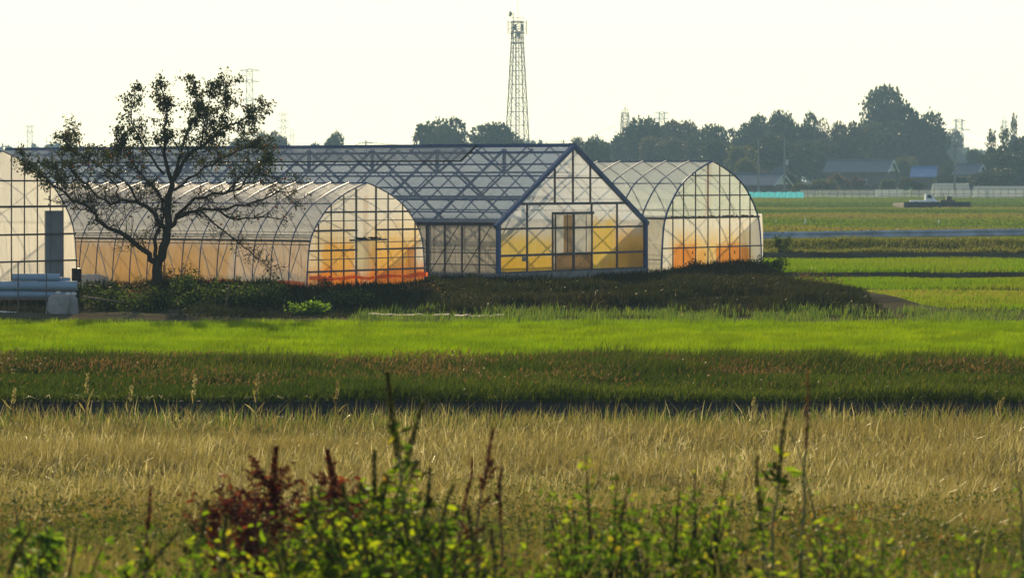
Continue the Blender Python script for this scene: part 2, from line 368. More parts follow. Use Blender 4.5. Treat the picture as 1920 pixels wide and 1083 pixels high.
# taller fringe on both lips of the ditch and at the field edges
x, y = scatter(2600, 57.0, 58.7, margin=2); stuff(blades('ditch_fringe', x, y, .30+.30*rng.random(len(x))**2, .012, .4, M['straw'], rng.random(len(x))))
x, y = scatter(2200, 57.2, 58.8, margin=2); stuff(blades('green_ditch_fringe', x, y, .25+.3*rng.random(len(x))**2, .012, .4, M['greenblade'], .3+.7*rng.random(len(x))))
x, y = scatter(9000, 71.2, 72.9, margin=2, dens=lambda x, y: np.clip(vnoise(x, 0*x, 2.3)*1.8-.3, .08, 1)*np.where(x > 7.2, .2, 1)); stuff(blades('foxtail_fringe', x, y, .25+.22*rng.random(len(x)), .018, .5, M['weeds'], np.where(rng.random(len(x)) < .4, .85, .5), wind=(.4, 0)))
# dark undergrowth on the yard's bank
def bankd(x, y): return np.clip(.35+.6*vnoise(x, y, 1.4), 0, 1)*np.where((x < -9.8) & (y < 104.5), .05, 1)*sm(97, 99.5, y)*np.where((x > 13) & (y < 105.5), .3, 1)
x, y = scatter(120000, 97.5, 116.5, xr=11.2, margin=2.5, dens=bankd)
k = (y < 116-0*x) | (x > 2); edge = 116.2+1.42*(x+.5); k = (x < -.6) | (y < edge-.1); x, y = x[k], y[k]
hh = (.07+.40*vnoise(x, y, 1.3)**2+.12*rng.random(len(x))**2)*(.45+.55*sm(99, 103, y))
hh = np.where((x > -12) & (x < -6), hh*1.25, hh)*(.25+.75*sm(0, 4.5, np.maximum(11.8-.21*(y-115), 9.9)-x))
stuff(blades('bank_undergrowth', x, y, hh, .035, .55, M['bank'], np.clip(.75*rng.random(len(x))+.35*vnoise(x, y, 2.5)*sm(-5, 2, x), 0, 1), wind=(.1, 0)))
x, y = scatter(60000, 116, 131, xl=3.0, xr=20.0, dens=lambda x, y: np.where(np.hypot((x-10)/5, (y-120)/5) < 1, 1, .4))
k = (y < 116.2+1.42*(x+.5)-1.0) & (x < np.maximum(11.0-.21*(y-115), 9.9)); x, y = x[k], y[k]
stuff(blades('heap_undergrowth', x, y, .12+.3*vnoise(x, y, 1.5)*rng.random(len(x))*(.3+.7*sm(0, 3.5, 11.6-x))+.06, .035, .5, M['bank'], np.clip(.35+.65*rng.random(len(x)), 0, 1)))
# bright tufts between bank and rice
x, y = scatter(26000, 92.6, 101.0, xl=-4.6, margin=2.5, dens=lambda x, y: np.clip(vnoise(x, y, .8)*2.4-1.0, 0, 1)); hh = .18+.30*vnoise(x, y, .5)*rng.random(len(x))
stuff(blades('tuft_row', x, y, hh, .02, .3, M['greenblade'], .35+.65*rng.random(len(x))))
# crop strips to the right of the tunnels
x, y = scatter(95000, 104, 159.3, xl=9.0, margin=2.0, dens=lambda x, y: np.where(((y > 124.3) & (y < 137.3)) | ((y > 138.75) & (y < 159.2)), 1, np.where((y > 105.6) & (y < 122.2), 1.0, .08))*sm(-.6, .6, x+.8*(vnoise(x, y, 1)-.5)-np.maximum(11.3-.21*(y-115), 9.8)))
r_ = np.clip(.25+.5*rng.random(len(x))+.3*(vnoise(x, y, 4)-.5), 0, 1); brown = (y > 113.5) & (y < 122.2)
r_ = np.where(brown, np.where(rng.random(len(x)) < .5, .98, .55), r_)
hh = np.where((y < 123), .10+.08*rng.random(len(x)), np.where((y > 131) & (y < 138), .10+.07*rng.random(len(x)), .17+.10*rng.random(len(x))))*(.7+.6*vnoise(x, y, 3))
stuff(blades('crop_strips', x, y, hh, .03, .3, M['rows'], r_))
x, y = scatter(80000, 160.7, 172, xl=8, margin=2.5, dens=lambda x, y: np.where((y > 160.9) & (y < 164.6), .5+.5*vnoise(x, y, 2), .05))
stuff(blades('roadside_grass', x, y, .10+.28*rng.random(len(x))*vnoise(x, y, 1.5), .04, .45, M['roadside'], rng.random(len(x))))
x, y = scatter(90000, 186, 560, xl=12, margin=3, dens=lambda x, y: .5+.5*vnoise(x, y, 9))
stuff(blades('far_fields', x, y, (.12+.22*vnoise(x, y/3, 5))*(.6+.5*rng.random(len(x))), .16, .3, M['farcrop'], np.clip(.3*rng.random(len(x))+.95*(vnoise(x/9, y, 6+y/60)-.2), 0, 1)))

# ------------------------------------------------------------------ greenhouses
GROT = R(55)
PROF = [(0, 0), (.015, .22), (.045, .42), (.10, .535), (.21, .655), (.375, .785), (.60, .885), (.83, .958), (1, 1)]
def prof(w_, h_, sag=0.0):
    L = [(u*w_/2, v*h_) for u, v in PROF]
    return L+[(w_-a, b) for a, b in reversed(L[:-1])]
def smooth_prof(w_, h_, n=3):
    L = prof(w_, h_); out = []
    mid = len(L)//2
    def cr(a, b, c, d_, t): return .5*((2*b)+(-a+c)*t+(2*a-5*b+4*c-d_)*t*t+(-a+3*b-3*c+d_)*t**3)
    half = L[:mid+1]
    hs = []
    for i in range(len(half)-1):
        p0 = half[max(i-1, 0)]; p1 = half[i]; p2 = half[i+1]; p3 = half[min(i+2, len(half)-1)]
        for k in range(n):
            t = k/n; hs.append((cr(p0[0], p1[0], p2[0], p3[0], t), cr(p0[1], p1[1], p2[1], p3[1], t)))
    hs.append(half[-1])
    return hs+[(w_-a, b) for a, b in reversed(hs[:-1])]
def roof_height(pr, x):
    for (a, b), (c, d_) in zip(pr, pr[1:]):
        if a <= x <= c and c > a: return b+(d_-b)*(x-a)/(c-a)
    return 0
def sweep(pr, L, step, i0, i1, mat, name, par, off=0.0, sag=.018):
    """film stretched over the hoops, drawn in a little between them"""
    ys = []; k = 0
    while k*step < L-1e-6: ys += [(k*step, 0), (k*step+step*.5, 1)]; k += 1
    ys = [q for q in ys if q[0] < L-.05]+[(L, 0)]
    P = pr[i0:i1+1]; cx = pr[-1][0]/2; V = []; m = len(P)
    for yy, s_ in ys:
        for a, b in P:
            k_ = 1-sag*s_/1.6 + random.uniform(-.001, .001)
            V.append((cx+(a-cx)*k_+(-off if a < cx else off), yy, b*(1-(1-k_)*.8)+(off*.5 if i0 else 0)))
    q = []
    for j in range(len(ys)-1):
        for i in range(m-1): q.append((j*m+i, j*m+i+1, (j+1)*m+i+1, (j+1)*m+i))
    o = MB().add(V, q).build(name, mat, par, True); return o
def arch_panel(pr, y_, zmin, zmax, mat, name, par, inset=0.0):
    """flat end film filling the arch between two heights, in a fine grid"""
    W_ = pr[-1][0]; half = [p for p in pr[:len(pr)//2+1]]
    def xat(z):
        for (a, b), (c, d_) in zip(half, half[1:]):
            if b <= z <= d_ and d_ > b: return a+(c-a)*(z-b)/(d_-b)
        return W_/2
    top = half[-1][1]; zs = list(np.linspace(zmin, min(zmax, top-.01), 22)); V = []; n = 14
    for z in zs:
        a = xat(z)+inset
        for i in range(n+1):
            x_ = a+(W_-2*a)*i/n; V.append((x_, y_+.012*math.sin(x_*3.1+z*2)+random.uniform(-.004, .004), z))
    q = [(j*(n+1)+i, j*(n+1)+i+1, (j+1)*(n+1)+i+1, (j+1)*(n+1)+i) for j in range(len(zs)-1) for i in range(n)]
    return MB().add(V, q).build(name, mat, par, True)
def front_y_bar(p, q, wd, mat, name, par, y_=-.03):
    return MB().bar((p[0], y_, p[1]), (q[0], y_, q[1]), wd).build(name, mat, par)

def tunnel(name, label, loc, W_, H_, L_, step, rail, mats, mull, girts, hoop_r=.019, side_rails=(), purlins=(.75,)):
    g = thing(name, label, 'greenhouse', loc, GROT, 'arched plastic tunnels of the yard')
    pr = smooth_prof(W_, H_); n = len(pr)
    ir = min(range(n//2), key=lambda i: abs(pr[i][1]-rail))
    pr[ir] = (pr[ir][0], rail); pr[n-1-ir] = (W_-pr[ir][0], rail)
    sweep(pr, L_, step, ir, n-1-ir, mats['roof'], 'roof_film', g)
    sweep(pr, L_, step, 0, ir, mats['side'], 'side_film', g)
    sweep(pr, L_, step, n-1-ir, n-1, mats['side'], 'side_film', g)
    k = 0; src = None
    while k*step <= L_+1e-6:
        if src is None:
            src = MB().tube([(a, 0, b) for a, b in pr], hoop_r*1.25, 6).build('hoop', M['steel_blue'], g)
            src2 = MB().tube([(a, 0, b) for a, b in pr], hoop_r, 5).build('hoop', M['steel_blue'], g); src2.location.y = step; k += 2; continue
        share(src2, g, (0, k*step, 0)); k += 1
    for sx in (0, 1):
        for z, wd in [(rail, .07)]+[(a, .028) for a in side_rails]:
            i = min(range(n//2), key=lambda i: abs(pr[i][1]-z)); xx = np.interp(z, [p[1] for p in pr[:n//2+1]], [p[0] for p in pr[:n//2+1]])
            X_ = xx-.02 if sx == 0 else W_-xx+.02
            MB().bar((X_, -.02, z), (X_, L_, z), wd).build('side_rail', M['steel'], g)
        for z in purlins:
            xx = np.interp(z*H_, [p[1] for p in pr[:n//2+1]], [p[0] for p in pr[:n//2+1]])
            X_ = xx if sx == 0 else W_-xx
            MB().bar((X_, 0, z*H_+.01), (X_, L_, z*H_+.01), .03).build('purlin', M['steel_blue'], g)
    MB().tube([(W_/2, 0, H_-.01), (W_/2, L_, H_-.01)], .024, 6).build('ridge_pipe', M['steel_blue'], g)
    for x_, z0, z1, wd in mull:
        zt = min(z1, roof_height(pr, x_)-.02); front_y_bar((x_, z0), (x_, zt), wd, M['steel'], 'mullion', g)
    for z, a, b, wd in girts:
        xx = float(np.interp(z, [p[1] for p in pr[:n//2+1]], [p[0] for p in pr[:n//2+1]]))
        front_y_bar((max(a, xx), z), (min(b, W_-xx), z), wd, M['steel'], 'girt', g, -.055)
    arch_panel(pr, L_, .0, H_, mats['roof'], 'back_film', g)
    return g, pr

WHT = (.80, .78, .74)
# --- middle tunnel
roofm = film('tunnel_roof_film', (.66, .69, .71), .40, gloss=.008, dirt=.6, dirt_col=(.42, .40, .38), wrinkle=.2)
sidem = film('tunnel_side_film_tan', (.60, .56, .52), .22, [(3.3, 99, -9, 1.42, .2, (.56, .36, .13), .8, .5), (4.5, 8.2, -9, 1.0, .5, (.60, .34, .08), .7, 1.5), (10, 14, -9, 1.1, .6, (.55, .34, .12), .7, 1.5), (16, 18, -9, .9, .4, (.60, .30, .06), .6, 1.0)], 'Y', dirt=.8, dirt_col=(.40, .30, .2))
c0 = at(575, 535, 107); W_mid = 6.34; H_mid = 3.46
front_mid = film('tinted_front_film', (.95, .92, .80), .16,  # cream film, turning yellow and orange towards the foot
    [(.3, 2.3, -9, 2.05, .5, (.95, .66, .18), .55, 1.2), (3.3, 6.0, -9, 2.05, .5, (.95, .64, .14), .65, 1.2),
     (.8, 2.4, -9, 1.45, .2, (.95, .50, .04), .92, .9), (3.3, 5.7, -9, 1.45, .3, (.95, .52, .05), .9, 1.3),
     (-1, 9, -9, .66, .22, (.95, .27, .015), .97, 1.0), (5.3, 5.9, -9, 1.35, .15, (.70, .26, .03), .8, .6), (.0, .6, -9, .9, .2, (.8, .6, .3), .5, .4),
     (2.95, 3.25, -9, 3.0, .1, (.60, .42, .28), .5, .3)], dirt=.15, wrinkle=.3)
k = W_mid/222.0       # metres per photo pixel along the front
def xm(px): return (px-575)*k
Z = lambda py, D, z0=.5: HC-(py-HOR)/F*D-z0
zb = gz(c0.x+2, 110)
mm = dict(roof=roofm, side=sidem)
mull = [(xm(p), .02, 9, .036) for p in (595, 618, 641, 724, 752, 776)]+[(xm(664), .02, 9, .05), (xm(701), .02, 9, .05)]
def gy(py): return Z(py, 109.6)
girts = [(gy(373), xm(628), xm(735), .03), (gy(397), 0, 9, .06), (gy(413), 0, 9, .026), (gy(431), 0, xm(664), .065), (gy(431), xm(701), 9, .065), (gy(454), 0, xm(664), .026),
         (gy(454), xm(701), 9, .026), (gy(467.5), 0, xm(664), .06), (gy(467.5), xm(701), 9, .06), (gy(484), 0, 9, .028), (gy(506), 0, 9, .06)]
mid, prm = tunnel('tunnel_greenhouse', 'pointed plastic tunnel behind the persimmon tree, its end wall yellow and orange towards the foot', (c0.x, 107, .5), W_mid, H_mid, 26, .75, 1.60, mm, mull, girts, side_rails=(1.48, 1.78), purlins=(.80,))
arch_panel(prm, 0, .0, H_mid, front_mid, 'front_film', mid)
dr = MB().add([(xm(665), -.035, .62), (xm(700), -.035, .62), (xm(700), -.03, gy(449)), (xm(665), -.03, gy(449))], [(0, 1, 2, 3)]).build('door', film('door_film_mid', (.88, .80, .55), .12, dirt=.1), mid)
MB().bar((xm(650), -.09, gy(449.5)), (xm(718), -.09, gy(449.5)), .06).build('header_track', M['steel'], mid)
hb = MB()
for i in range(26): hb.box((xm(random.uniform(660, 707)), -.09, gy(448)+random.uniform(0, .05)), (random.uniform(.03, .10), .05, random.uniform(.03, .09)), random.random()*3)
hb.build('track_debris', M['bark'], mid)
for z in (gy(424), gy(496)): MB().box((xm(699), -.075, z), (.05, .03, .06)).build('latch', M['black'], mid)
# sagging red-orange skirt along the front and the near side
skm = film('red_skirt_film', (.75, .17, .04), .25, dirt=.3, dirt_col=(.25, .06, .02), wrinkle=.6)
def skirt(pts, z0f, z1f, name, par):
    V = []; q = []
    for i, (a, b) in enumerate(pts): V += [(a, b, z0f(i)), (a, b, z1f(i))]
    for i in range(len(pts)-1): q.append((2*i, 2*i+2, 2*i+3, 2*i+1))
    return MB().add(V, q).build(name, skm, par, True)
skirt([(i*W_mid/40, -.10-.02*math.sin(i), ) for i in range(41)], lambda i: .36-.05*abs(math.sin(i*.23))+.02*math.sin(i*.9), lambda i: .47+.03*math.sin(i*.55)-.05*math.sin(i/40*3.14), 'front_skirt', mid)
skirt([(-.10-.02*math.sin(i), i*.3) for i in range(18)], lambda i: .0, lambda i: .30+.04*math.sin(i*.7), 'side_skirt', mid)
br = MB()
for i in range(9):
    a = .3+i*1.5; br.bar((.06, a, 1.5), (.01, a+.55, .1), .022); br.bar((.06, a+1.15, 1.5), (.01, a+.6, .1), .022)
br.build('side_brace', M['galv'], mid)
# --- right tunnel
c1 = at(1240, 517, 124.5); W_r = 7.25; H_r = 4.27; kr = W_r/188.0
def xr_(px): return (px-1240)*kr
def gr(py): return Z(py, 127.3)
roofr = film('clear_tunnel_roof_film', (.80, .86, .86), .42, gloss=.008, dirt=.25, dirt_col=(.42, .44, .42), wrinkle=.2)
upr = film('upper_clear_film', (.60, .66, .56), .42, [(3.1, 3.45, -9, 9, .12, (.60, .42, .32), .6, .4)], dirt=.25, wrinkle=.6)
lowr = film('lower_tinted_film', (.95, .91, .80), .12,  # cream film with yellow and deep orange lower areas
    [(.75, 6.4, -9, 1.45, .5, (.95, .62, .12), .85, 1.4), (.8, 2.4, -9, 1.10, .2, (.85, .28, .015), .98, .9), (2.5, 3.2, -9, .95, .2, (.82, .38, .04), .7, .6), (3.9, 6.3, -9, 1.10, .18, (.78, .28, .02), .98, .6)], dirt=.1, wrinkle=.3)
mull = [(xr_(p), .02, 9, .036) for p in (1259.5, 1279, 1301, 1324, 1346, 1365, 1384.5, 1404)]
girts = [(gr(329), 0, 9, .05), (gr(366), 0, 9, .05), (gr(394), 0, 9, .02), (gr(407.5), 0, 9, .075), (gr(463), 0, 9, .05)]
rt, prr = tunnel('tunnel_greenhouse', 'right-hand plastic tunnel with clear upper end wall and orange colour at the foot', (c1.x, 124.5, .5), W_r, H_r, 22, 1.05, 2.12, dict(roof=roofr, side=film('net_side_film', (.55, .54, .48), .4, dirt=.5)), mull, girts, hoop_r=.028, side_rails=(.6, 2.42), purlins=(.80,))
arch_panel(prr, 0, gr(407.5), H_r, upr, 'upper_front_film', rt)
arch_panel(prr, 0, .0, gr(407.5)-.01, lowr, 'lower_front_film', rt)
db = MB()
for i in range(46):
    db.box((random.uniform(.4, 6.8), -.07, gr(407.5)+.03+random.uniform(0, .04)), (random.uniform(.04, .25), .04, random.uniform(.02, .06)), random.random())
db.build('girt_debris', solid('rust_debris', (.30, .17, .07), .9), rt)
bl = []; bq = []
for j in range(11):
    z = 2.25*j/10
    for i in range(4): bl.append((W_r+.02+.10*math.sin(math.pi*min(1, z/2.25))*(.5+.5*math.sin(i*1.5+1)), i*.5, z))
bq = [(j*4+i, j*4+i+1, (j+1)*4+i+1, (j+1)*4+i) for j in range(10) for i in range(3)]
MB().add(bl, bq).build('loose_side_film', film('loose_film', (.60, .60, .60), .3), rt, True)
for px, py in ((1295, 470), (1318, 474), (1300, 490), (1307, 500), (1292, 503), (1317, 503), (1329, 487), (1320, 497), (1374, 472), (1331, 506)):
    p = ((px-1240)*kr, -.04, gr(py)-.05)
    MB().add([(p[0]-.04, p[1], p[2]-.06), (p[0]+.035, p[1], p[2]-.05), (p[0]+.04, p[1], p[2]+.06), (p[0]-.02, p[1], p[2]+.07)], [(0, 1, 2, 3)]).build('film_tear', M['bark'], rt)
# --- left tunnel (cut by the picture edge)
W_l = 6.9; H_l = 4.45
cR = at(145, 545, 107.5); cl = Vector((cR.x-math.cos(GROT)*W_l, 107.5-math.sin(GROT)*W_l, .5))
kl = 3.43/140.0
def xl_(px): return W_l-(145-px)*kl
def gl(py): return Z(py, 106.2)
frontl = film('plain_front_film', (.92, .90, .80), .14, dirt=.25, dirt_col=(.62, .55, .42), wrinkle=.35)
mull = [(xl_(p), .02, 9, .03) for p in (-76, -52, -28, -4, 20, 44, 68, 92, 116)]
girts = [(gl(339), 0, 9, .05), (gl(387), 0, 9, .07), (gl(439), 0, 9, .06), (gl(489), 0, 9, .055)]
lt, prl = tunnel('tunnel_greenhouse', 'cream plastic tunnel cut by the left edge of the picture, pipes stacked before it', tuple(cl), W_l, H_l, 8, 1.0, 2.2, dict(roof=roofm, side=film('plain_side_film', WHT, .25)), mull, girts, purlins=(.8,))
arch_panel(prl, 0, .0, H_l, frontl, 'front_film', lt)
MB().box((xl_(100), -.02, (gl(395)+gl(520))/2), (34*kl, .05, gl(395)-gl(520))).build('door_panel', solid('grey_door_sheet', (.27, .29, .31), .7), lt)
MB().box((xl_(128), -.35, gl(530)+.22), (.24, .2, .44)).build('meter_box', M['black'], lt)

# --- gabled greenhouse
W_g = 9.38; E_g = 2.05; RZ = 4.77; L_g = 27.6
gh = thing('gable_greenhouse', 'long gabled greenhouse with blue steel ridge and yellow-tinted end wall with double doors', 'greenhouse', (-.516, 116, .5), GROT)
groof = film('gable_roof_film', (.56, .66, .78), .34, gloss=.008, dirt=.25, dirt_col=(.5, .47, .42), wrinkle=.12, trans=.85)
kg = W_g/278.0
def xg(px): return (px-931)*kg
def gg(py): return Z(py, 119.2)
OV = .18; sl_ = (RZ-E_g)/(W_g/2)
def slope_pt(sx, u, y_, off=0.0):    # u = 0 eave .. 1 ridge
    x_ = u*W_g/2; z = E_g+(RZ-E_g)*u+off
    return (x_ if sx == 0 else W_g-x_, y_, z)
for sx in (0, 1):
    V = []; q = []; nu = 8; ny = 56
    for j in range(ny+1):
        for i in range(nu+1):
            V.append(slope_pt(sx, -0.02+1.02*i/nu, L_g*j/ny, random.uniform(-.012, .004) if 0 < i < nu else 0))
    q = [(j*(nu+1)+i, j*(nu+1)+i+1, (j+1)*(nu+1)+i+1, (j+1)*(nu+1)+i) for j in range(ny) for i in range(nu)]
    MB().add(V, q).build('roof_film', groof, gh, True)
    for u in (.0, .155, .31, .465, .62, .775, .93):
        a = slope_pt(sx, u, 0, -.045); b = slope_pt(sx, u, L_g, -.045)
        MB().bar(a, b, .05 if 0 < u < .9 else .08).build('purlin', M['steel_blue'], gh)
    rb = None
    for i in range(1, 28):
        if i % 3 == 0: continue
        if rb is None: rb = MB().bar(slope_pt(sx, 0, 0, -.02), slope_pt(sx, 1, 0, -.02), .035).build('glazing_bar', M['steel_blue'], gh); rb.location.y = i
        else: share(rb, gh, (0, i, 0))
    wl = MB().add([(0 if sx == 0 else W_g, L_g*j/28, z) for j in range(29) for z in (.3, E_g)], [(2*j, 2*j+2, 2*j+3, 2*j+1) for j in range(28)])
    wl.build('side_film', film('gable_side_film_%d' % sx, (.56, .52, .46), .34, dirt=.75, dirt_col=(.26, .23, .18)), gh)
    MB().bar((0 if sx == 0 else W_g, 0, E_g-.03), (0 if sx == 0 else W_g, L_g, E_g-.03), .10).build('gutter', M['dark_seal'], gh)
    p0 = None; X_ = -.02 if sx == 0 else W_g+.02
    for i in range(0, 38):
        if p0 is None: p0 = MB().bar((X_, 0, .25), (X_, 0, E_g-.06), .05).build('wall_post', M['steel'], gh)
        else: share(p0, gh, (0, i*.74, 0))
    for z in (1.02, .62): MB().bar((X_-.02, 0, z), (X_-.02, L_g, z), .035).build('wall_rail', M['steel'], gh)
    bb = MB()
    for y_ in (0.2, 1.6, 6.2, 12.2): bb.bar((X_-.05, y_, E_g-.1), (X_-.05, y_+1.2, .35), .025)
    bb.bar((X_-.05, 2.3, .35), (X_-.05, 1.7, 1.3), .025); bb.build('wall_brace', M['steel'], gh)
    MB().box((0 if sx == 0 else W_g, L_g/2, .14), (.14, L_g+.1, .36)).build('plinth', M['concrete'], gh)
# frames with their trusses, every three metres
fr = MB(); S_ = .075
for sx in (0, 1):
    fr.bar(slope_pt(sx, 0, 0, -.12), slope_pt(sx, 1, 0, -.12), S_); fr.bar((0.06 if sx == 0 else W_g-.06, 0, 0), (0.06 if sx == 0 else W_g-.06, 0, E_g), .12)
fr.bar((.1, 0, E_g), (W_g-.1, 0, E_g), .06)
fr.bar((W_g/2, 0, RZ-.95), (W_g/2, 0, RZ-.15), .07)
fo = fr.build('frame', M['steel_blue'], gh); fo.location.y = 3.0
for i in range(2, 10): share(fo, gh, (0, i*3.0, 0))
# lengthwise lattice under the ridge
lt_ = MB(); c_ = W_g/2
for z in (RZ-.95,): lt_.bar((c_, 0.1, z), (c_, L_g, z), .07)
for i in range(1, 10):
    y_ = i*3.0; lt_.bar((c_, y_, RZ-.95), (c_, y_, RZ-.1), .10)
    for s_ in (-1, 1):
        if 0 < y_+s_*1.25 < L_g: lt_.bar((c_, y_+s_*.1, RZ-.9), (c_, y_+s_*1.25, RZ-.12), .07)
lt_.build('ridge_lattice', M['steel_blue'], gh)
for dxx in (-1.5,):
    q_ = MB(); zz = RZ-1.5*sl_-.95
    q_.bar((c_+dxx, .1, zz), (c_+dxx, L_g, zz), .08)
    for i in range(1, 10):
        for s_ in (-1, 1):
            if 0 < i*3+s_*1.1 < L_g: q_.bar((c_+dxx, i*3, zz), (c_+dxx, i*3+s_*1.1, RZ-1.5*sl_-.1), .055)
    q_.build('side_lattice', M['steel_blue'], gh)
MB().bar((W_g/2, -.1, RZ+.02), (W_g/2, L_g, RZ+.02), .13).build('ridge_cap', M['steel_blue'], gh)
for sx in (0, 1):
    MB().tube([slope_pt(sx, -.035, -.04, -.02), slope_pt(sx, 1.0, -.04, .0)], .10, 4, True, math.pi/4).build('bargeboard', M['steel_blue'], gh)
# vent flap along the near slope beside the ridge
y0 = 4.2; V = []; 
vent = film('vent_film', (.72, .72, .72), .45, dirt=.3)
for sx in (0,):
    MB().add([slope_pt(sx, .78, y0, .05), slope_pt(sx, .78, L_g, .05), slope_pt(sx, 1, L_g, .04), slope_pt(sx, 1, y0-.0, .04)], [(0, 1, 2, 3)]).build('vent_flap', vent, gh)
    MB().bar(slope_pt(sx, .78, y0, .06), slope_pt(sx, .78, L_g, .06), .05).build('vent_edge', M['dark_seal'], gh)
    MB().bar(slope_pt(sx, .78, y0, .06), slope_pt(sx, 1, y0, .06), .06).build('vent_end', M['dark_seal'], gh)
# end walls
def gable_panel(y_, mat, name, par, z0=.32):
    V = []; q = []; n = 26; rows = 10
    for i in range(n+1):
        x_ = .05+(W_g-.1)*i/n; zt = E_g+sl_*min(x_, W_g-x_)-.06
        for j in range(rows+1): V.append((x_, y_+.01*math.sin(x_*2+j), z0+(zt-z0)*j/rows))
    q = [(i*(rows+1)+j, (i+1)*(rows+1)+j, (i+1)*(rows+1)+j+1, i*(rows+1)+j+1) for i in range(n) for j in range(rows)]
    return MB().add(V, q).build(name, mat, par, True)
gf = film('gable_front_film', (.95, .92, .84), .22,  # cream film, yellow to brown-orange in its lower panels
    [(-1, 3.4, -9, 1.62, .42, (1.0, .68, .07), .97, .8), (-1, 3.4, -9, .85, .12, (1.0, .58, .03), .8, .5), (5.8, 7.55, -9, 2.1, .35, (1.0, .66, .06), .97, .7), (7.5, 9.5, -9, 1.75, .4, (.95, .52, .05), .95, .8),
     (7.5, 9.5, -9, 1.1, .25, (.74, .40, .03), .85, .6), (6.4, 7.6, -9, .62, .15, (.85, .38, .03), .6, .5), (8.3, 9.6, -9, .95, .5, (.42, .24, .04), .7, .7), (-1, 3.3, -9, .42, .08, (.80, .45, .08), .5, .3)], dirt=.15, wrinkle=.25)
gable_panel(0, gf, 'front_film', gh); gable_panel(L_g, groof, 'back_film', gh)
def gbar(p, q, wd, name='girt', y_=-.05): return MB().bar((p[0], y_, p[1]), (q[0], y_, q[1]), wd).build(name, M['steel'], gh)
def zr(x_): return E_g+sl_*min(x_, W_g-x_)-.08
for py, wd in ((333.5, .05), (381.5, .09), (427, .07), (475, .08)):
    z = gg(py); off = max(0, (z-E_g)/sl_); 
    if py == 475: z -= .02
    gbar((off+.05, z), (W_g-off-.05, z), wd)
gbar((0.05, .33), (W_g-.05, .33), .08)
for px, z0, z1 in ((983, .3, gg(381.5)), (1030, .3, gg(400)), (1103.5, .3, gg(381.5)), (1153, .3, gg(381.5)), (1034, gg(381.5), 9), (1068, gg(381.5), 9), (1101, gg(381.5), 9)):
    gbar((xg(px), z0), (xg(px), min(z1, zr(xg(px)))), .055, 'mullion', -.045)
for X_ in (0.0, W_g): MB().bar((X_, -.06, 0), (X_, -.06, E_g), .13).build('corner_post', M['steel_blue'], gh)
gbar((xg(1028), gg(399.5)), (xg(1105), gg(399.5)), .09, 'door_track', -.09)
M['door_brown'] = film('brown_door_sheet', (.42, .26, .11), .06, dirt=.5, dirt_col=(.28, .15, .05), trans=.75)
M['door_clear'] = film('door_film', (.90, .86, .74), .25, dirt=.2)
for a, b in ((1031, 1066), (1066, 1102)):
    dd = MB().add([(xg(a)+.02, -.08, gg(475)+.03), (xg(b)-.02, -.08, gg(475)+.03), (xg(b)-.02, -.08, gg(402)), (xg(a)+.02, -.08, gg(402))], [(0, 1, 2, 3)]).build('door', M['door_clear'], gh)
    MB().add([(xg(a)+.02, -.09, .36), (xg(b)-.02, -.09, .36), (xg(b)-.02, -.09, gg(475)), (xg(a)+.02, -.09, gg(475))], [(0, 1, 2, 3)]).build('lower_panel', M['door_brown'], dd)
    f_ = MB()
    for X_ in (xg(a)+.03, xg(b)-.03): f_.bar((X_, -.12, .34), (X_, -.12, gg(401)), .045)
    f_.bar((xg(a), -.12, gg(475)), (xg(b), -.12, gg(475)), .05); f_.build('door_frame', M['steel'], dd)
    MB().bar(((xg(a)+xg(b))/2+.2, -.12, gg(475)), ((xg(a)+xg(b))/2+.2, -.12, gg(402)), .02).build('door_bar', M['steel'], dd)
MB().add([(xg(1048), -.10, gg(475)), (xg(1064), -.10, gg(475)), (xg(1064), -.10, gg(403)), (xg(1048), -.10, gg(403))], [(0, 1, 2, 3)]).build('door_board', film('door_board_film', (.50, .33, .17), .08, dirt=.3, trans=.7), gh)
MB().box((W_g/2, -.02, .13), (W_g+.2, .20, .36)).build('front_plinth', M['concrete'], gh)
MB().box((xg(977), -.07, gg(483)), (.26, .02, .16)).build('notice_tag', M['concrete'], gh)

# ------------------------------------------------------------------ leaves
def leaf_arrays(C, Dn, size, rnd, aspect=.55, fold=.15):
    """ovate leaves: centres C, pointing directions Dn"""
    n = len(C); Dn = Dn/np.linalg.norm(Dn, axis=1)[:, None]
    r = rng.normal(0, 1, (n, 3)); sd_ = np.cross(Dn, r); sd_ /= np.linalg.norm(sd_, axis=1)[:, None]; nr = np.cross(Dn, sd_)
    s = np.broadcast_to(size, (n,))[:, None]; P = np.zeros((n, 6, 3))
    P[:, 0] = C; P[:, 1] = C+Dn*s*.30+sd_*s*aspect*.5+nr*s*fold; P[:, 2] = C+Dn*s*.66+sd_*s*aspect*.40+nr*s*fold
    P[:, 3] = C+Dn*s-nr*s*.12; P[:, 4] = C+Dn*s*.66-sd_*s*aspect*.40+nr*s*fold; P[:, 5] = C+Dn*s*.30-sd_*s*aspect*.5+nr*s*fold
    b = np.arange(n)[:, None]*6; L = np.concatenate([b+[0, 1, 2, 3], b+[3, 4, 5, 0]], 1)
    return P.reshape(-1, 3), L, np.full(2*n, 4), np.repeat(np.broadcast_to(rnd, (n,)), 6)
def leaves(name, C, Dn, size, rnd, mat, parent=None, aspect=.55, fold=.15):
    V, L, sz, r_ = leaf_arrays(np.asarray(C, float), np.asarray(Dn, float), size, rnd, aspect, fold)
    return np_mesh(name, V, L, sz, mat, parent, {'rnd': r_})

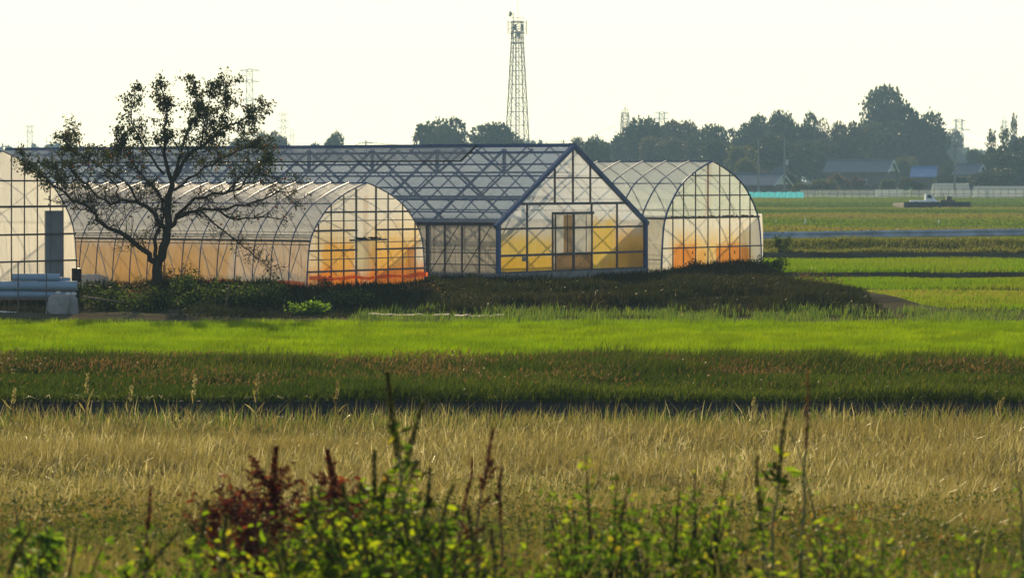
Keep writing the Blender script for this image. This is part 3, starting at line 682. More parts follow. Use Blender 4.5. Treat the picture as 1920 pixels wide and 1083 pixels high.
# ------------------------------------------------------------------ persimmon tree
def persimmon():
    D0 = 105.0; zm = 2.578
    def P(zx, zy, dy=0.0): zx = 670+(zx-670)*(.965 if zx > 670 else .925); zy = 1083-(1083-zy)*.955; p = at(40+zx/zm, 100+zy/zm, D0); p.y += dy; return p
    base = P(652, 1083); root = Vector((base.x, D0, gz(base.x, D0)))
    t = thing('persimmon_tree', 'spreading persimmon tree, half leafless, with a few orange fruits, before the middle tunnel', 'tree', root)
    limbs = [
     ([(650, 1180), (655, 1083), (660, 1000), (700, 900), (715, 820), (710, 760), (715, 680), (730, 600)], .19, .085, 0),
     ([(730, 600), (690, 470), (690, 380), (700, 230), (660, 120)], .075, .015, .25),
     ([(730, 600), (790, 500), (870, 430), (980, 340), (1110, 280), (1170, 230)], .075, .013, -.3),
     ([(735, 590), (780, 400), (840, 260), (820, 90)], .06, .012, .6),
     ([(870, 430), (900, 300), (940, 120)], .04, .010, -.5), ([(960, 355), (1010, 230), (1010, 110)], .03, .008, -.6),
     ([(655, 1010), (600, 950), (500, 870), (375, 800), (340, 750), (290, 710), (170, 630), (60, 540), (10, 470)], .10, .012, -.35),
     ([(690, 830), (640, 760), (560, 710), (460, 690), (400, 715), (300, 650), (200, 560), (120, 480), (150, 400), (190, 340)], .085, .010, .3),
     ([(700, 700), (650, 640), (560, 560), (480, 470), (440, 360)], .055, .010, .6),
     ([(690, 560), (600, 430), (540, 300), (560, 150)], .045, .010, -.6),
     ([(715, 830), (780, 770), (860, 735), (950, 740), (1050, 790), (1160, 780), (1290, 800)], .08, .012, .4),
     ([(750, 770), (850, 680), (1000, 660), (1100, 620), (1200, 500), (1260, 470)], .06, .010, -.5),
     ([(860, 737), (1000, 850), (1100, 930), (1200, 1000), (1250, 1040)], .035, .007, -.25),
     ([(740, 640), (850, 560), (950, 480), (1100, 420), (1160, 400)], .045, .009, .55),
     ([(950, 740), (1100, 720), (1250, 660), (1320, 650), (1390, 720)], .045, .008, -.35),
     ([(650, 990), (640, 890), (670, 820), (690, 770), (680, 690), (620, 620)], .07, .03, .1),
     ([(560, 710), (500, 600), (380, 520), (300, 470), (240, 400)], .04, .008, -.7),
     ([(340, 750), (250, 740), (150, 640), (90, 520)], .03, .007, .2),
     ([(460, 690), (420, 600), (330, 520), (420, 440)], .03, .007, .9),
     ([(1000, 660), (1080, 560), (1180, 560), (1310, 590)], .035, .007, .3)]
    wood = MB(); tips = []; segs = []
    for pts, r0, r1, kd in limbs:
        x0 = pts[0][0]; W = []
        for i, (a, b) in enumerate(pts):
            off = kd*abs(a-pts[0][0])/zm/60 + kd*abs(b-pts[0][1])/zm/60*.5
            W.append(P(a, b, off))
        # subdivide with wiggle
        Q = []
        for i in range(len(W)-1):
            for j in range(3):
                f = j/3; q = W[i].lerp(W[i+1], f)
                if 0 < j: q += Vector((random.gauss(0, .035), random.gauss(0, .05), random.gauss(0, .035)))
                Q.append(q)
        Q.append(W[-1]); n = len(Q); rr = [r0+(r1-r0)*(i/(n-1))**.8 for i in range(n)]
        wood.tube([q-root for q in Q], rr, 7, True)
        if r0 > .15: continue
        for i in range(3, n):
            segs.append((Q[i], (Q[i]-Q[i-1]).normalized(), i/(n-1), rr[i]))
    C = []; DN = []; fruit = []
    ctr = P(715, 640)
    def twig(p, d_, ln, r, lvl):
        pts = [p]; dd = d_.copy(); m = 5 if lvl == 0 else 3
        for i in range(m):
            dd = (dd+Vector((random.gauss(0, .25), random.gauss(0, .25), random.gauss(0, .22)+.05))).normalized(); pts.append(pts[-1]+dd*ln/m)
        wood.tube([q-root for q in pts], [max(.0055, r*(1-i/(m+1.0))) for i in range(m+1)], 4 if lvl else 5, False)
        if lvl < 2:
            for _ in range(random.choice((4, 5, 6)) if lvl == 0 else random.choice((1, 2, 3))):
                i = random.randint(1, m); s_ = Vector((random.gauss(0, 1), random.gauss(0, 1), random.gauss(0, .8)))
                twig(pts[i], (dd*.8+s_.normalized()).normalized(), ln*random.uniform(.4, .7), r*.55, lvl+1)
        # leaves mostly on the high outer twigs
        e = pts[-1]; py = HOR-(e.z-HC)/D0*F; px = 960+e.x/D0*F
        k = .06+.85*float(sm(330, 235, py))+.42*float(sm(190, 90, px))*float(sm(400, 330, py)) + (.25 if py < 330 else 0)+(.35 if (px-490)**2/900+(py-285)**2/900 < 4 else 0)*.3
        if px > 400 and py > 330: k *= .6
        if px < 140 and py < 300: k *= .35
        cl = float(vnoise(e.x*1.0+7, e.z*1.0, .55))
        if random.random() < k*(.55+.85*cl):
            for _ in range(random.randint(2, 5)):
                i = random.randint(max(1, m-2), m); q = pts[i]+Vector([random.gauss(0, .06) for _ in range(3)])
                C.append(q-root); DN.append((random.gauss(0, .6), random.gauss(0, .6), -random.uniform(.2, 1.1)))
        if lvl >= 1 and random.random() < .05 and 255 < py < 420: fruit.append(e)
    for p, t_, f, r in segs:
        for _ in range(2 if random.random() < .75 else 3):
            side = Vector((random.gauss(0, 1), random.gauss(0, .9), random.gauss(.1, .8))).normalized()
            twig(p, (t_*.7+side).normalized(), random.uniform(.45, .95)*(1-.55*f), min(.018, r*.6), 0)
    wood.build('trunk', M['bark'], t, True)
    lf = leafm('persimmon_leaf', [(0, (.022, .036, .010)), (.8, (.05, .07, .016)), (.95, (.10, .095, .02)), (1, (.24, .10, .02))], .42, .04, rough=.3)
    leaves('crown', C, DN, .065+.045*rng.random(len(C)), rng.random(len(C)), lf, t, .62, .12)
    random.shuffle(fruit); src = None
    for e in fruit[:34]:
        if src is None:
            V = []; q = []; n = 8
            for j in range(6):
                a = math.pi*j/5; r_ = .042*math.sin(a)+.0005
                for i in range(n): V.append((r_*math.cos(2*math.pi*i/n), r_*math.sin(2*math.pi*i/n), .036*math.cos(a)-.04))
            q = [(j*n+i, j*n+(i+1) % n, (j+1)*n+(i+1) % n, (j+1)*n+i) for j in range(5) for i in range(n)]
            src = MB().add(V, q).build('fruit', M['fruit'], t, True); src.location = e-root
        else: share(src, t, e-root)
persimmon()

# ------------------------------------------------------------------ pipes, sacks and scrap in front of the left tunnel
def pipe(label, pxa, pxb, py, D, r, open_left=False):
    a = at(pxa, py, D); b = at(pxb, py, D+.3); t = thing('pipe', label, 'pipe', a, 0, 'large plastic pipes stacked at the left')
    d_ = (b-a); n = 16; m = MB()
    m.tube([(0, 0, 0), d_], r, n, False); m.tube([d_, (0, 0, 0)], r*.88, n, False)
    for p in (Vector((0, 0, 0)), d_):
        dn = d_.normalized(); u = Vector((0, 0, 1)).cross(dn).normalized(); w_ = dn.cross(u); V = []
        for k_ in range(n):
            an = 2*math.pi*k_/n; e = u*math.cos(an)+w_*math.sin(an); V += [p+e*r, p+e*r*.88]
        m.add(V, [(2*k_, 2*((k_+1) % n), 2*((k_+1) % n)+1, 2*k_+1) for k_ in range(n)])
    m.build('pipe_wall', M['pipe'], t, True)
    MB().tube([d_*.03, d_*.97], r*.86, n, True).build('pipe_shade_fill', M['inner'], t)  # dark plug added in place of the shade inside the open pipe
DP = 103.5
pipe('short blue-grey pipe lying on top of the stack with a dark open left end', 23, 112, 519.5, DP, .115)
pipe('blue-grey pipe in the second layer, its end rising behind the top pipe', 70, 131, 526, DP+.35, .10)
pipe('longest blue-grey pipe of the stack, reaching right to the tunnel corner', -60, 145, 535.5, DP-.15, .145)
pipe('lowest blue-grey pipe of the stack, half behind the sacks', -60, 141, 551.5, DP-.1, .125)
rk = thing('pipe_rack', 'thin steel posts and rails that hold the stacked pipes', 'rack', at(0, 560, DP-.35))
o0 = rk.location; m = MB()
for px in (-30, 34, 87): 
    a = at(px, 490, DP-.35)-o0; b = at(px, 575, DP-.35)-o0; b.z = gz((px-960)/F*DP, DP)-o0.z-.05; MB().bar(a, b, .035).build('post', M['steel'], rk)
MB().bar(at(-60, 560, DP-.3)-o0, at(146, 560, DP-.3)-o0, .06).build('rail', M['wood'], rk)
MB().bar(at(-60, 543.5, DP)-o0, at(146, 543.5, DP)-o0, .04).build('rail', M['wood'], rk)
def sack(label, px0, px1, pyt, D, knots, lean):
    wd = (px1-px0)/F*D; c = at((px0+px1)/2, 580, D); zb_ = gz(c.x, D)-.03; top = at(0, pyt, D).z; h = top-zb_
    t = thing('sack', label, 'sack', (c.x, D, zb_), 0, 'filled sacks by the pipes'); V = []; n = 18; rows = 12
    for j in range(rows+1):
        f = j/rows; rr = wd/2*(1.0-.18*f**2) if f < .86 else wd/2*(.86-3.6*(f-.86)**1.0); rr = max(rr, .02)
        for i in range(n):
            a = 2*math.pi*i/n; k_ = 1+.05*math.sin(3*a+f*5)+.03*math.sin(7*a)
            V.append((rr*k_*math.cos(a)+lean*f, rr*k_*math.sin(a)*.85, h*(f if f < .86 else .86+.14*math.sin((f-.86)/.14*1.57))))
    q = [(j*n+i, j*n+(i+1) % n, (j+1)*n+(i+1) % n, (j+1)*n+i) for j in range(rows) for i in range(n)]+[tuple(rows*n+i for i in range(n))]
    MB().add(V, q).build('sack_body', M['sack'], t, True)
    for kx in knots:
        V = []; 
        for j in range(7):
            a = math.pi*j/6
            for i in range(9): b_ = 2*math.pi*i/9; k_ = .085*(1+.25*math.sin(3*b_+j)); V.append((kx+k_*math.sin(a)*math.cos(b_), k_*math.sin(a)*math.sin(b_), h+.03+.06*math.cos(a)))
        MB().add(V, [(j*9+i, j*9+(i+1) % 9, (j+1)*9+(i+1) % 9, (j+1)*9+i) for j in range(6) for i in range(9)]).build('sack_neck', M['white_knot'], t, True)
sack('wide grey sack leaning right in front of the pipes, left of the narrow one', 84, 128, 551, 102.0, (.05,), .10)
sack('narrow grey sack, the right one of two, at the corner of the pipe stack', 118, 147, 553, 102.35, (-.08, .10), 0)
sh = at(8, 583, 101); m = MB().box((0, 0, 0), (.75, .3, .03), .1); o = m.build('scrap_board', M['white_knot']); o.location = (sh.x, 101, gz(sh.x, 101)+.06); o.rotation_euler = (0, R(4), 0); tag(o, 'pale scrap board lying on the bare soil at the left edge', 'board')
a = at(155, 556, 103.2); b = at(240, 567, 103.2); o = MB().bar((0, 0, 0), b-a, .05).build('wooden_pole', M['wood']); o.location = a; tag(o, 'thin wooden pole lying across the soil right of the sacks', 'pole')
a = at(423, 560, 101.5); o = MB().bar((0, 0, -.25), (.10, 0, .42), .035).build('wooden_stake', M['wood']); o.location = a; tag(o, 'leaning wooden stake in the weeds below the tree', 'stake')
# low cloche tunnel behind the bush
ct = thing('cloche_tunnel', 'knee-high clear plastic cloche between left tunnel and tree', 'cloche', (at(150, 0, 109.0).x, 109.0, .5), 0)
pts = [(math.cos(math.pi*i/10)*.45, math.sin(math.pi*i/10)*.50) for i in range(11)]
V = []; q = []
for j in range(4):
    for a, b in pts: V.append((j*.28 if j < 3 else .9, a*.9 if j < 3 else a*.55, b if j < 3 else b*.8))
for j in range(3):
    for i in range(10): q.append((j*11+i, j*11+i+1, (j+1)*11+i+1, (j+1)*11+i))
MB().add(V, q).build('cover_film', film('cloche_film', (.75, .76, .74), .3), ct, True)
for j in range(4): MB().tube([(j*.28 if j < 3 else .9, a*(.9 if j < 3 else .55), b*(1 if j < 3 else .8)) for a, b in pts], .012, 4).build('hoop', M['galv'], ct)
# long pale plastic strips lying at the rice edge
for i, (pa, pb, D) in enumerate(((690, 842, 97.6), (852, 945, 97.3))):
    V = []; q = []; n = 30; a0 = at(pa, 0, D).x; a1 = at(pb, 0, D).x
    for j in range(n+1):
        X_ = a0+(a1-a0)*j/n
        for k_, (dy_, dz_) in enumerate(((-.12, .0), (0, .07), (.14, .0))): V.append((X_, D+dy_+.06*math.sin(j*.5+i), gz(X_, D)+.12+dz_*.6*(1+.5*math.sin(j*.9+i)*math.sin(j*.23))))
    q = [(j*3+k_, (j+1)*3+k_, (j+1)*3+k_+1, j*3+k_+1) for j in range(n) for k_ in range(2)]
    o = MB().add(V, q).build('plastic_strip', solid('pale_strip_%d' % i, (.17, .15, .12), .85, bump=.3), None, True)
    tag(o, ('longer pale plastic strip lying along the far rice edge', 'shorter pale plastic strip below the gabled greenhouse')[i], 'plastic strip', 'plastic strips at the rice edge')

# ------------------------------------------------------------------ bushes in front of the tunnels
def bush(name, label, px, py, D, wx, hz, wy, n, size, mat, group=None, stems=14, cat='bush', seed=0, grouped=False):
    c = at(px, py, D); zb_ = gz(c.x, D); t = thing(name, label, cat, (c.x, D, zb_-.02), 0, group)
    st = MB(); C = []; Dn = []
    for i in range(stems):
        a = random.random()*6.28; rr = random.random()**.6
        e = Vector((math.cos(a)*wx*rr, math.sin(a)*wy*rr, hz*(.45+.6*random.random())*(1-.35*rr*rr)))
        b0 = Vector((e.x*.35, e.y*.35, 0)); mid_ = b0.lerp(e, .5)+Vector((random.gauss(0, .04), random.gauss(0, .04), .06))
        st.tube([b0, mid_, e], [.012*max(1, hz), .008*max(1, hz), .003], 4, False)
        for k_ in range(n//stems):
            f = random.random()**.7; p = (b0.lerp(mid_, f*2) if f < .5 else mid_.lerp(e, f*2-1)); s_ = .13*max(wx, .4)
            p = p+Vector((random.gauss(0, s_), random.gauss(0, s_), random.gauss(0, s_*.7))); p.z = max(p.z, .01)
            C.append(p); Dn.append((random.gauss(0, 1), random.gauss(0, 1), random.gauss(.1, .7)))
    st.build('stem', M['bark'], t); leaves('foliage', C, Dn, size*(.6+.8*rng.random(len(C))), rng.random(len(C)), mat, t)
    return t
M['bushgreen'] = leafm('bush_leaf', [(0, (.02, .04, .01)), (.6, (.045, .085, .015)), (1, (.12, .17, .025))], .45, .025, rough=.5)
M['bushbrown'] = leafm('dry_bush_leaf', [(0, (.07, .06, .025)), (.6, (.16, .11, .045)), (1, (.28, .19, .07))], .42, .02)
M['bushbright'] = leafm('bright_green_leaf', [(0, (.07, .15, .015)), (.6, (.13, .26, .025)), (1, (.30, .46, .04))], .55, .02, rough=.5)  # bright green leaf colour of low plants and leafy weeds
GB = 'bushes along the yard edge'
bush('bush', 'green leafy bush between the left tunnel and the persimmon trunk', 205, 520, 104.2, 1.1, .85, .8, 1500, .09, M['bushgreen'], GB)
bush('bush', 'brown dry-leaved bush around the foot of the persimmon trunk', 262, 515, 104.0, .6, 1.05, .6, 800, .07, M['bushbrown'], GB)
bush('bush', 'green and brown bush just right of the persimmon trunk', 350, 520, 103.8, .85, .95, .7, 1200, .08, M['bushgreen'], GB)
bush('bush', 'tawny dry bush right behind the persimmon trunk against the tan film', 318, 505, 106.4, .7, 1.05, .4, 700, .07, M['bushbrown'], GB)
bush('bush', 'wide dark green bush below the persimmon tree', 290, 555, 101.8, 1.7, .60, .8, 2200, .09, M['bushgreen'], GB, 24)
bush('bush', 'low dark green bush left of the orange end wall', 460, 550, 102.6, 1.9, .62, .8, 2200, .09, M['bushgreen'], GB, 24)
bush('bush', 'bright green low plant in front of the orange end wall', 575, 575, 100.4, .65, .42, .5, 500, .12, M['bushbright'], GB)
bush('bush', 'dark spiky bush at the left foot of the orange end wall', 610, 540, 105.6, .5, .55, .5, 500, .06, M['bushbrown'], GB)
bush('bush', 'rounded green bush in the middle of the bank below the orange end wall', 650, 560, 102.4, .9, .5, .7, 1000, .09, M['bushgreen'], GB)
bush('bush', 'dark weed clump at the right foot of the orange end wall', 790, 540, 105.0, .8, .45, .6, 700, .07, M['bushbrown'], GB)
bush('bush', 'small dark shrub before the orange foot of the right tunnel', 1302, 515, 121.6, .35, .55, .3, 300, .07, M['bushbrown'], GB)
bush('bush', 'dark bushy hump at the right corner of the right tunnel', 1435, 512, 122.4, .95, .60, .7, 1400, .08, M['bushgreen'], GB)
bush('bush', 'tawny sunlit scrub on the tail of the bank right of the right tunnel', 1520, 525, 121, 1.6, .42, .6, 1200, .07, M['bushbrown'], GB)
bush('bush', 'slender green shrub under the guardrail near the right tunnel', 1466, 470, 161.5, .5, 1.1, .4, 400, .10, M['bushgreen'], GB)

# ------------------------------------------------------------------ foreground weeds (out of focus)
M['amar'] = leafm('amaranth_leaf', [(0, (.035, .08, .008)), (.4, (.13, .27, .012)), (.85, (.30, .42, .015)), (.985, (.38, .38, .03)), (1, (.46, .26, .03))], .6, .02, rough=.5, tcol=(1.3, 1.2, .5))
M['spike'] = leafm('seed_spike', [(0, (.05, .06, .02)), (1, (.14, .14, .045))], .4, .03)
M['redleaf'] = leafm('dark_red_leaf', [(0, (.05, .020, .012)), (.6, (.12, .030, .020)), (.9, (.22, .045, .025)), (1, (.34, .13, .05))], .42, .02, tcol=(1.2, .8, .6))
M['rust'] = leafm('rusty_seed_head', [(0, (.10, .05, .03)), (1, (.26, .10, .05))], .4, .03)
M['redstem'] = solid('red_stem', (.20, .07, .05), .6, 0, .3, 8)
M['greenstem'] = solid('green_stem', (.13, .15, .05), .6, 0, .3, 8)
def spike_arrays(path, r, n, up):
    C = []; Dn = []
    m = len(path)-1
    for i in range(n):
        f = random.random()*m; j = min(int(f), m-1); p = path[j].lerp(path[j+1], f-j); ff = f/m
        rad = r*(1-.75*ff)*(.55+.65*abs(math.sin(ff*17+path[0].x*9)))*random.random()**.4; a = random.random()*6.28
        C.append(p+Vector((math.cos(a)*rad, math.sin(a)*rad, random.gauss(0, rad*.5)))); Dn.append((math.cos(a), math.sin(a), up+random.gauss(0, .5)))
    return C, Dn
def weed(name, label, cat, px, pyt, D, lean=0, nb=8, leafn=60, leafs=.06, lmat='amar', smat='spike', spike=True, sr=.02, bl=.3, stemmat='greenstem', group=None, up=.6, base_py=None, spread=1.0, lo=.1):
    tp = at(px, pyt, D); bx = tp.x-lean; zb_ = gz(bx, D); t = thing(name, label, cat, (bx, D, zb_-.03), 0, group)
    h = tp.z-zb_; st = MB(); path = []; n = 9; ph_ = random.uniform(-.06, .06)
    for i in range(n+1):
        f = i/n; path.append(Vector((lean*f**1.5+ph_*math.sin(f*4.2)*h+random.gauss(0, .008), random.gauss(0, .008), h*f)))
    st.tube(path, [.011*(1-.8*i/n)+.001 for i in range(n+1)], 6, False)
    LC = []; LD = []; SC = []; SD = []
    def leafat(p, d_):
        LC.append(p); LD.append((d_[0], d_[1], d_[2]-.25))
    if spike:
        C, Dn = spike_arrays(path[int(n*.72):], sr, int(420*h*.3/.2*sr/.02)//2+60, 1.2); SC += C; SD += Dn
    for b_ in range(nb):
        f = lo+(.78-lo)*random.random(); i = f*n; j = min(int(i), n-1); p = path[j].lerp(path[j+1], i-j); a = random.random()*6.28
        ln = bl*(1.2-f)*random.uniform(.6, 1.2)*spread; d_ = Vector((math.cos(a), math.sin(a)*.8, up*random.uniform(.6, 1.5))).normalized(); q = [p]
        for k_ in range(4): d_ = (d_+Vector((random.gauss(0, .12), random.gauss(0, .12), random.gauss(.05, .12)))).normalized(); q.append(q[-1]+d_*ln/4)
        st.tube(q, [.005, .004, .003, .002, .001], 4, False)
        if spike and random.random() < .75:
            C, Dn = spike_arrays(q[2:], sr*.7, 70, 1.0); SC += C; SD += Dn
        for k_ in range(max(2, leafn//(nb*2))):
            k2 = random.randint(0, 3); leafat(q[k2].lerp(q[k2+1], random.random()), (random.gauss(0, 1), random.gauss(0, 1), random.gauss(.2, .5)))
    for k_ in range(leafn//2):
        f = .1+.62*random.random(); i = f*n; j = min(int(i), n-1); p = path[j].lerp(path[j+1], i-j); a = random.random()*6.28; e = Vector((math.cos(a), math.sin(a), .3))
        leafat(p+e*.03, e)
    st.build('stem', M[stemmat], t); 
    rl = np.clip(rng.random(len(LC)), 0, 1)
    leaves('leaves', LC, LD, leafs*1.15*(.4+.95*rng.random(len(LC))**1.3), rl, M[lmat], t, .36)
    if SC: leaves('seed_head', SC, SD, .012+.01*rng.random(len(SC)), rng.random(len(SC)), M[smat], t, .6, .2)
    return t
W = 'weeds in the foreground'
weed('amaranth_weed', 'tallest amaranth weed, its seed spike rising to the weed strip left of centre', 'weed', 748, 690, 24, .08, 12, 130, .075, sr=.030, bl=.36, group=W)
weed('amaranth_weed', 'leaning amaranth with short spike just right of the tallest one', 'weed', 775, 745, 24.3, .10, 8, 70, .07, sr=.024, bl=.3, group=W)
weed('amaranth_weed', 'bright green amaranth with broad leaves left of the tallest one', 'weed', 695, 835, 23.5, -.10, 12, 170, .09, sr=.018, bl=.34, group=W)
weed('amaranth_weed', 'yellow-leaved amaranth below the tallest one', 'weed', 800, 870, 22.8, .05, 10, 120, .06, sr=.014, bl=.3, group=W)
weed('amaranth_weed', 'bushy green amaranth right beside the dark red weeds', 'weed', 655, 900, 22.5, -.05, 12, 160, .075, sr=.016, bl=.36, group=W)
weed('amaranth_weed', 'low yellow-green amaranth near the bottom edge left of centre', 'weed', 600, 960, 22, -.08, 11, 150, .06, sr=.016, bl=.34, group=W)
weed('amaranth_weed', 'dark upright spike weed among low leaves below the red weeds, left side', 'weed', 378, 930, 23, .02, 6, 60, .06, sr=.020, bl=.22, group=W)
weed('amaranth_weed', 'curved dark spike weed a little right of the upright one at lower left', 'weed', 432, 955, 22.6, .14, 6, 70, .06, sr=.020, bl=.3, group=W)
weed('amaranth_weed', 'tall dark green spike weed at right of centre with two yellow leaves', 'weed', 1468, 762, 24, .05, 8, 70, .07, sr=.014, bl=.26, group=W, lo=.4)
weed('amaranth_weed', 'slim dark spike weed just left of the tall one at right of centre', 'weed', 1424, 846, 23.4, .02, 7, 60, .06, sr=.013, bl=.18, group=W)
weed('seeding_grass_stalk', 'thin pale stalk with drooping seeds above the ditch at right of centre', 'weed', 1516, 690, 25, .06, 2, 10, .03, sr=.006, bl=.1, group=W, smat='rust', lo=.7)
weed('leafy_weed', 'thin weed with bright heart-shaped leaves right of the tall spike weed', 'weed', 1500, 800, 24, -.10, 4, 26, .085, 'bushbright', spike=False, bl=.2, group=W)
weed('rusty_weed', 'slender rusty-headed weed right of the tallest amaranth', 'weed', 905, 795, 24, -.05, 6, 26, .035, 'redleaf', 'rust', sr=.015, bl=.24, stemmat='redstem', group=W, lo=.35)
weed('rusty_weed', 'short rusty weed with orange leaves in front of the rusty-headed one', 'weed', 940, 870, 23.5, .02, 6, 40, .04, 'amar', 'rust', sr=.010, bl=.3, stemmat='redstem', group=W)
weed('rusty_weed', 'thin brown weed between the yellow amaranth and the rusty-headed weed', 'weed', 873, 850, 23.6, .0, 7, 40, .035, 'amar', 'rust', sr=.012, bl=.26, stemmat='redstem', group=W)
weed('amaranth_weed', 'narrow dark spike weed at the bottom edge below the rusty weeds', 'weed', 888, 945, 22.6, .02, 6, 60, .05, sr=.016, bl=.24, group=W)
weed('amaranth_weed', 'short spike weed at the bottom edge right of the rusty weeds', 'weed', 930, 985, 22, .04, 6, 60, .05, sr=.014, bl=.24, group=W)
weed('leafy_weed', 'bright green fleabane-like plant near the lower left corner', 'weed', 88, 915, 22.9, .03, 14, 330, .085, 'bushbright', spike=False, bl=.34, group=W)
weed('leafy_weed', 'narrow bright green plant close to the left edge', 'weed', 35, 912, 23, .0, 4, 120, .07, 'bushbright', spike=False, bl=.1, group=W)
weed('amaranth_weed', 'brown drooping seed spray at the far lower left corner', 'weed', 60, 990, 21.5, .35, 5, 40, .05, sr=.020, bl=.3, group=W)
weed('amaranth_weed', 'long leaning seed spike between lower left corner and red weeds', 'weed', 330, 990, 22, .42, 5, 50, .06, sr=.018, bl=.3, group=W)
weed('leafy_weed', 'feathery green weed reaching in from the right edge', 'weed', 1905, 822, 23.5, -.06, 9, 80, .05, 'bushbright', spike=False, bl=.34, group=W)
weed('leafy_weed', 'low green weed in the bottom right corner', 'weed', 1890, 1010, 21, -.04, 10, 140, .06, 'bushbright', spike=False, bl=.3, group=W)
weed('leafy_weed', 'pale green leafy weed in the middle of the dark shrubs right of centre', 'weed', 1125, 975, 22.4, .0, 8, 110, .085, 'bushbright', spike=False, bl=.22, group=W)
weed('leafy_weed', 'short yellow-green weed at the bottom, right of the dark shrubs', 'weed', 1435, 985, 22, .0, 8, 90, .055, 'amar', spike=False, bl=.26, group=W)
weed('dock_weed', 'reddish dry dock stalk between lower left plants and the red weeds', 'weed', 278, 905, 23.5, .0, 6, 60, .05, 'amar', 'rust', sr=.011, bl=.22, stemmat='redstem', group=W)
for px, py, D, ln_, lab in ((575, 905, 22.9, -.1, 'yellow-green amaranth in front of the red clump'), (720, 890, 23.0, .04, 'full leafy amaranth at the foot of the tallest one'), (770, 930, 22.4, .06, 'low leafy amaranth right of the foot of the tallest one'), (840, 900, 23.2, .08, 'loose amaranth with tassels between the tallest one and the rusty weeds'),
        (630, 960, 21.8, -.06, 'low bushy amaranth at the bottom, left of the tallest one'), (690, 985, 21.4, .03, 'lowest leafy amaranth at the bottom edge below the tallest one'), (530, 985, 21.6, -.05, 'short amaranth at the bottom edge below the red clump'), (830, 990, 21.6, .05, 'short amaranth at the bottom edge below the yellow-leaved one')):
    weed('amaranth_weed', lab, 'weed', px, py, D, ln_, 20, 190, .075, sr=.012, bl=.55, group=W, up=.8)
GR = 'dark red weeds'
for px, py, D, lean, s_, lab in ((512, 830, 24.5, .03, 1.3, 'dark red weed with the tallest pointed plume left of the amaranths'), (628, 835, 24.3, -.02, 1.2, 'dark red weed with a bright crimson tip beside the green amaranth'), (450, 862, 24.6, -.05, 1.1, 'dark red weed at the left end of the red clump'),
        (570, 880, 24.4, .04, 1.2, 'low dark red weed between the two tallest red plumes'), (400, 880, 24.8, -.12, .9, 'wispy reddish weed arching out of the left side of the red clump'), (665, 868, 24.7, .05, 1, 'dark red weed half behind the bright green amaranth'), (480, 900, 24.0, .0, 1.2, 'lowest dark red weed in front of the red clump')):
    weed('red_weed', lab, 'weed', px, py, D, lean, 30, int(520*s_), .050, 'redleaf', 'redleaf', sr=.014+.022*(s_ > 1.15 and py < 840), spike=(py < 840), bl=.50, stemmat='redstem', group=GR, up=.6, spread=1.1, lo=.3)
GS = 'green shrubs at lower right'
for px, D, wx, pyt, lab in ((1105, 23.6, .30, 835, 'leafy dark green shrub right of the rusty weeds'), (1240, 23.4, .42, 858, 'wide dark green shrub left of the slim spike weeds'), (1330, 23.8, .34, 845, 'dark green shrub touching the slim spike weed'),
        (1180, 22.6, .5, 925, 'low spreading green shrub in front of the two taller dark shrubs'), (1640, 22.6, .8, 985, 'low green scrub at the bottom right of the meadow'), (1800, 22.2, .7, 1000, 'low brownish green scrub near the bottom right corner'), (1560, 22.4, .45, 975, 'small green scrub under the heart-leaved weed'),
        (1030, 22.2, .4, 985, 'small dark green shrub at the bottom centre'), (740, 22.0, .7, 905, 'dense green undergrowth beneath the tallest amaranth'), (500, 22.0, .6, 965, 'low green undergrowth beneath the red weeds'), (130, 22.0, .6, 985, 'low green undergrowth near the lower left corner'), (310, 22.0, .5, 1000, 'low brown-green undergrowth between lower left corner and red weeds')):
    X_ = at(px, 0, D).x; hz_ = at(px, pyt, D).z-gz(X_, D)
    bush('shrub', lab, px, 1000, D, wx*1.35, hz_, .5, int(560*(wx+.4)*(hz_)), .052, M['shrubleaf'] if px not in (740, 500) else M['amar'], GS, 13, 'shrub')
x, y = scatter(5200, 19.5, 27, margin=1, dens=lambda x, y: np.clip(vnoise(x, y, .8)*2-.5, 0, 1))
stuff(blades('wispy_stems', x, y, .25+.55*rng.random(len(x))**2, .006, .35, M['straw'], rng.random(len(x))*.8, wind=(.3, 0)))
# small broad-leaved weeds and dead stems carpeting the near slope
n = 110000; x, y = scatter(n, 16, 46, margin=1.2, dens=lambda x, y: np.clip(vnoise(x, y, 1.1)*2.4-.6, 0, 1)*sm(47, 32, y))
k_ = len(x); Cc = np.stack([x, y, ground_z(x, y)+.02+.30*rng.random(k_)*(.4+vnoise(x, y, .6))], 1)
Dd = rng.normal(0, 1, (k_, 3)); Dd[:, 2] = np.abs(Dd[:, 2])*.6
M['carpet'] = leafm('ground_weed_leaf', [(0, (.035, .055, .014)), (.45, (.07, .11, .02)), (.7, (.13, .13, .03)), (.85, (.20, .11, .05)), (1, (.34, .27, .08))], .5, .03, rough=.5, tcol=(1.25, 1.1, .55))
stuff(leaves('ground_weeds', Cc, Dd, .035+.035*rng.random(k_), np.clip(.15+.6*rng.random(k_)+.5*(vnoise(x, y, 1.2)-.5), 0, 1), M['carpet'], None, .45))
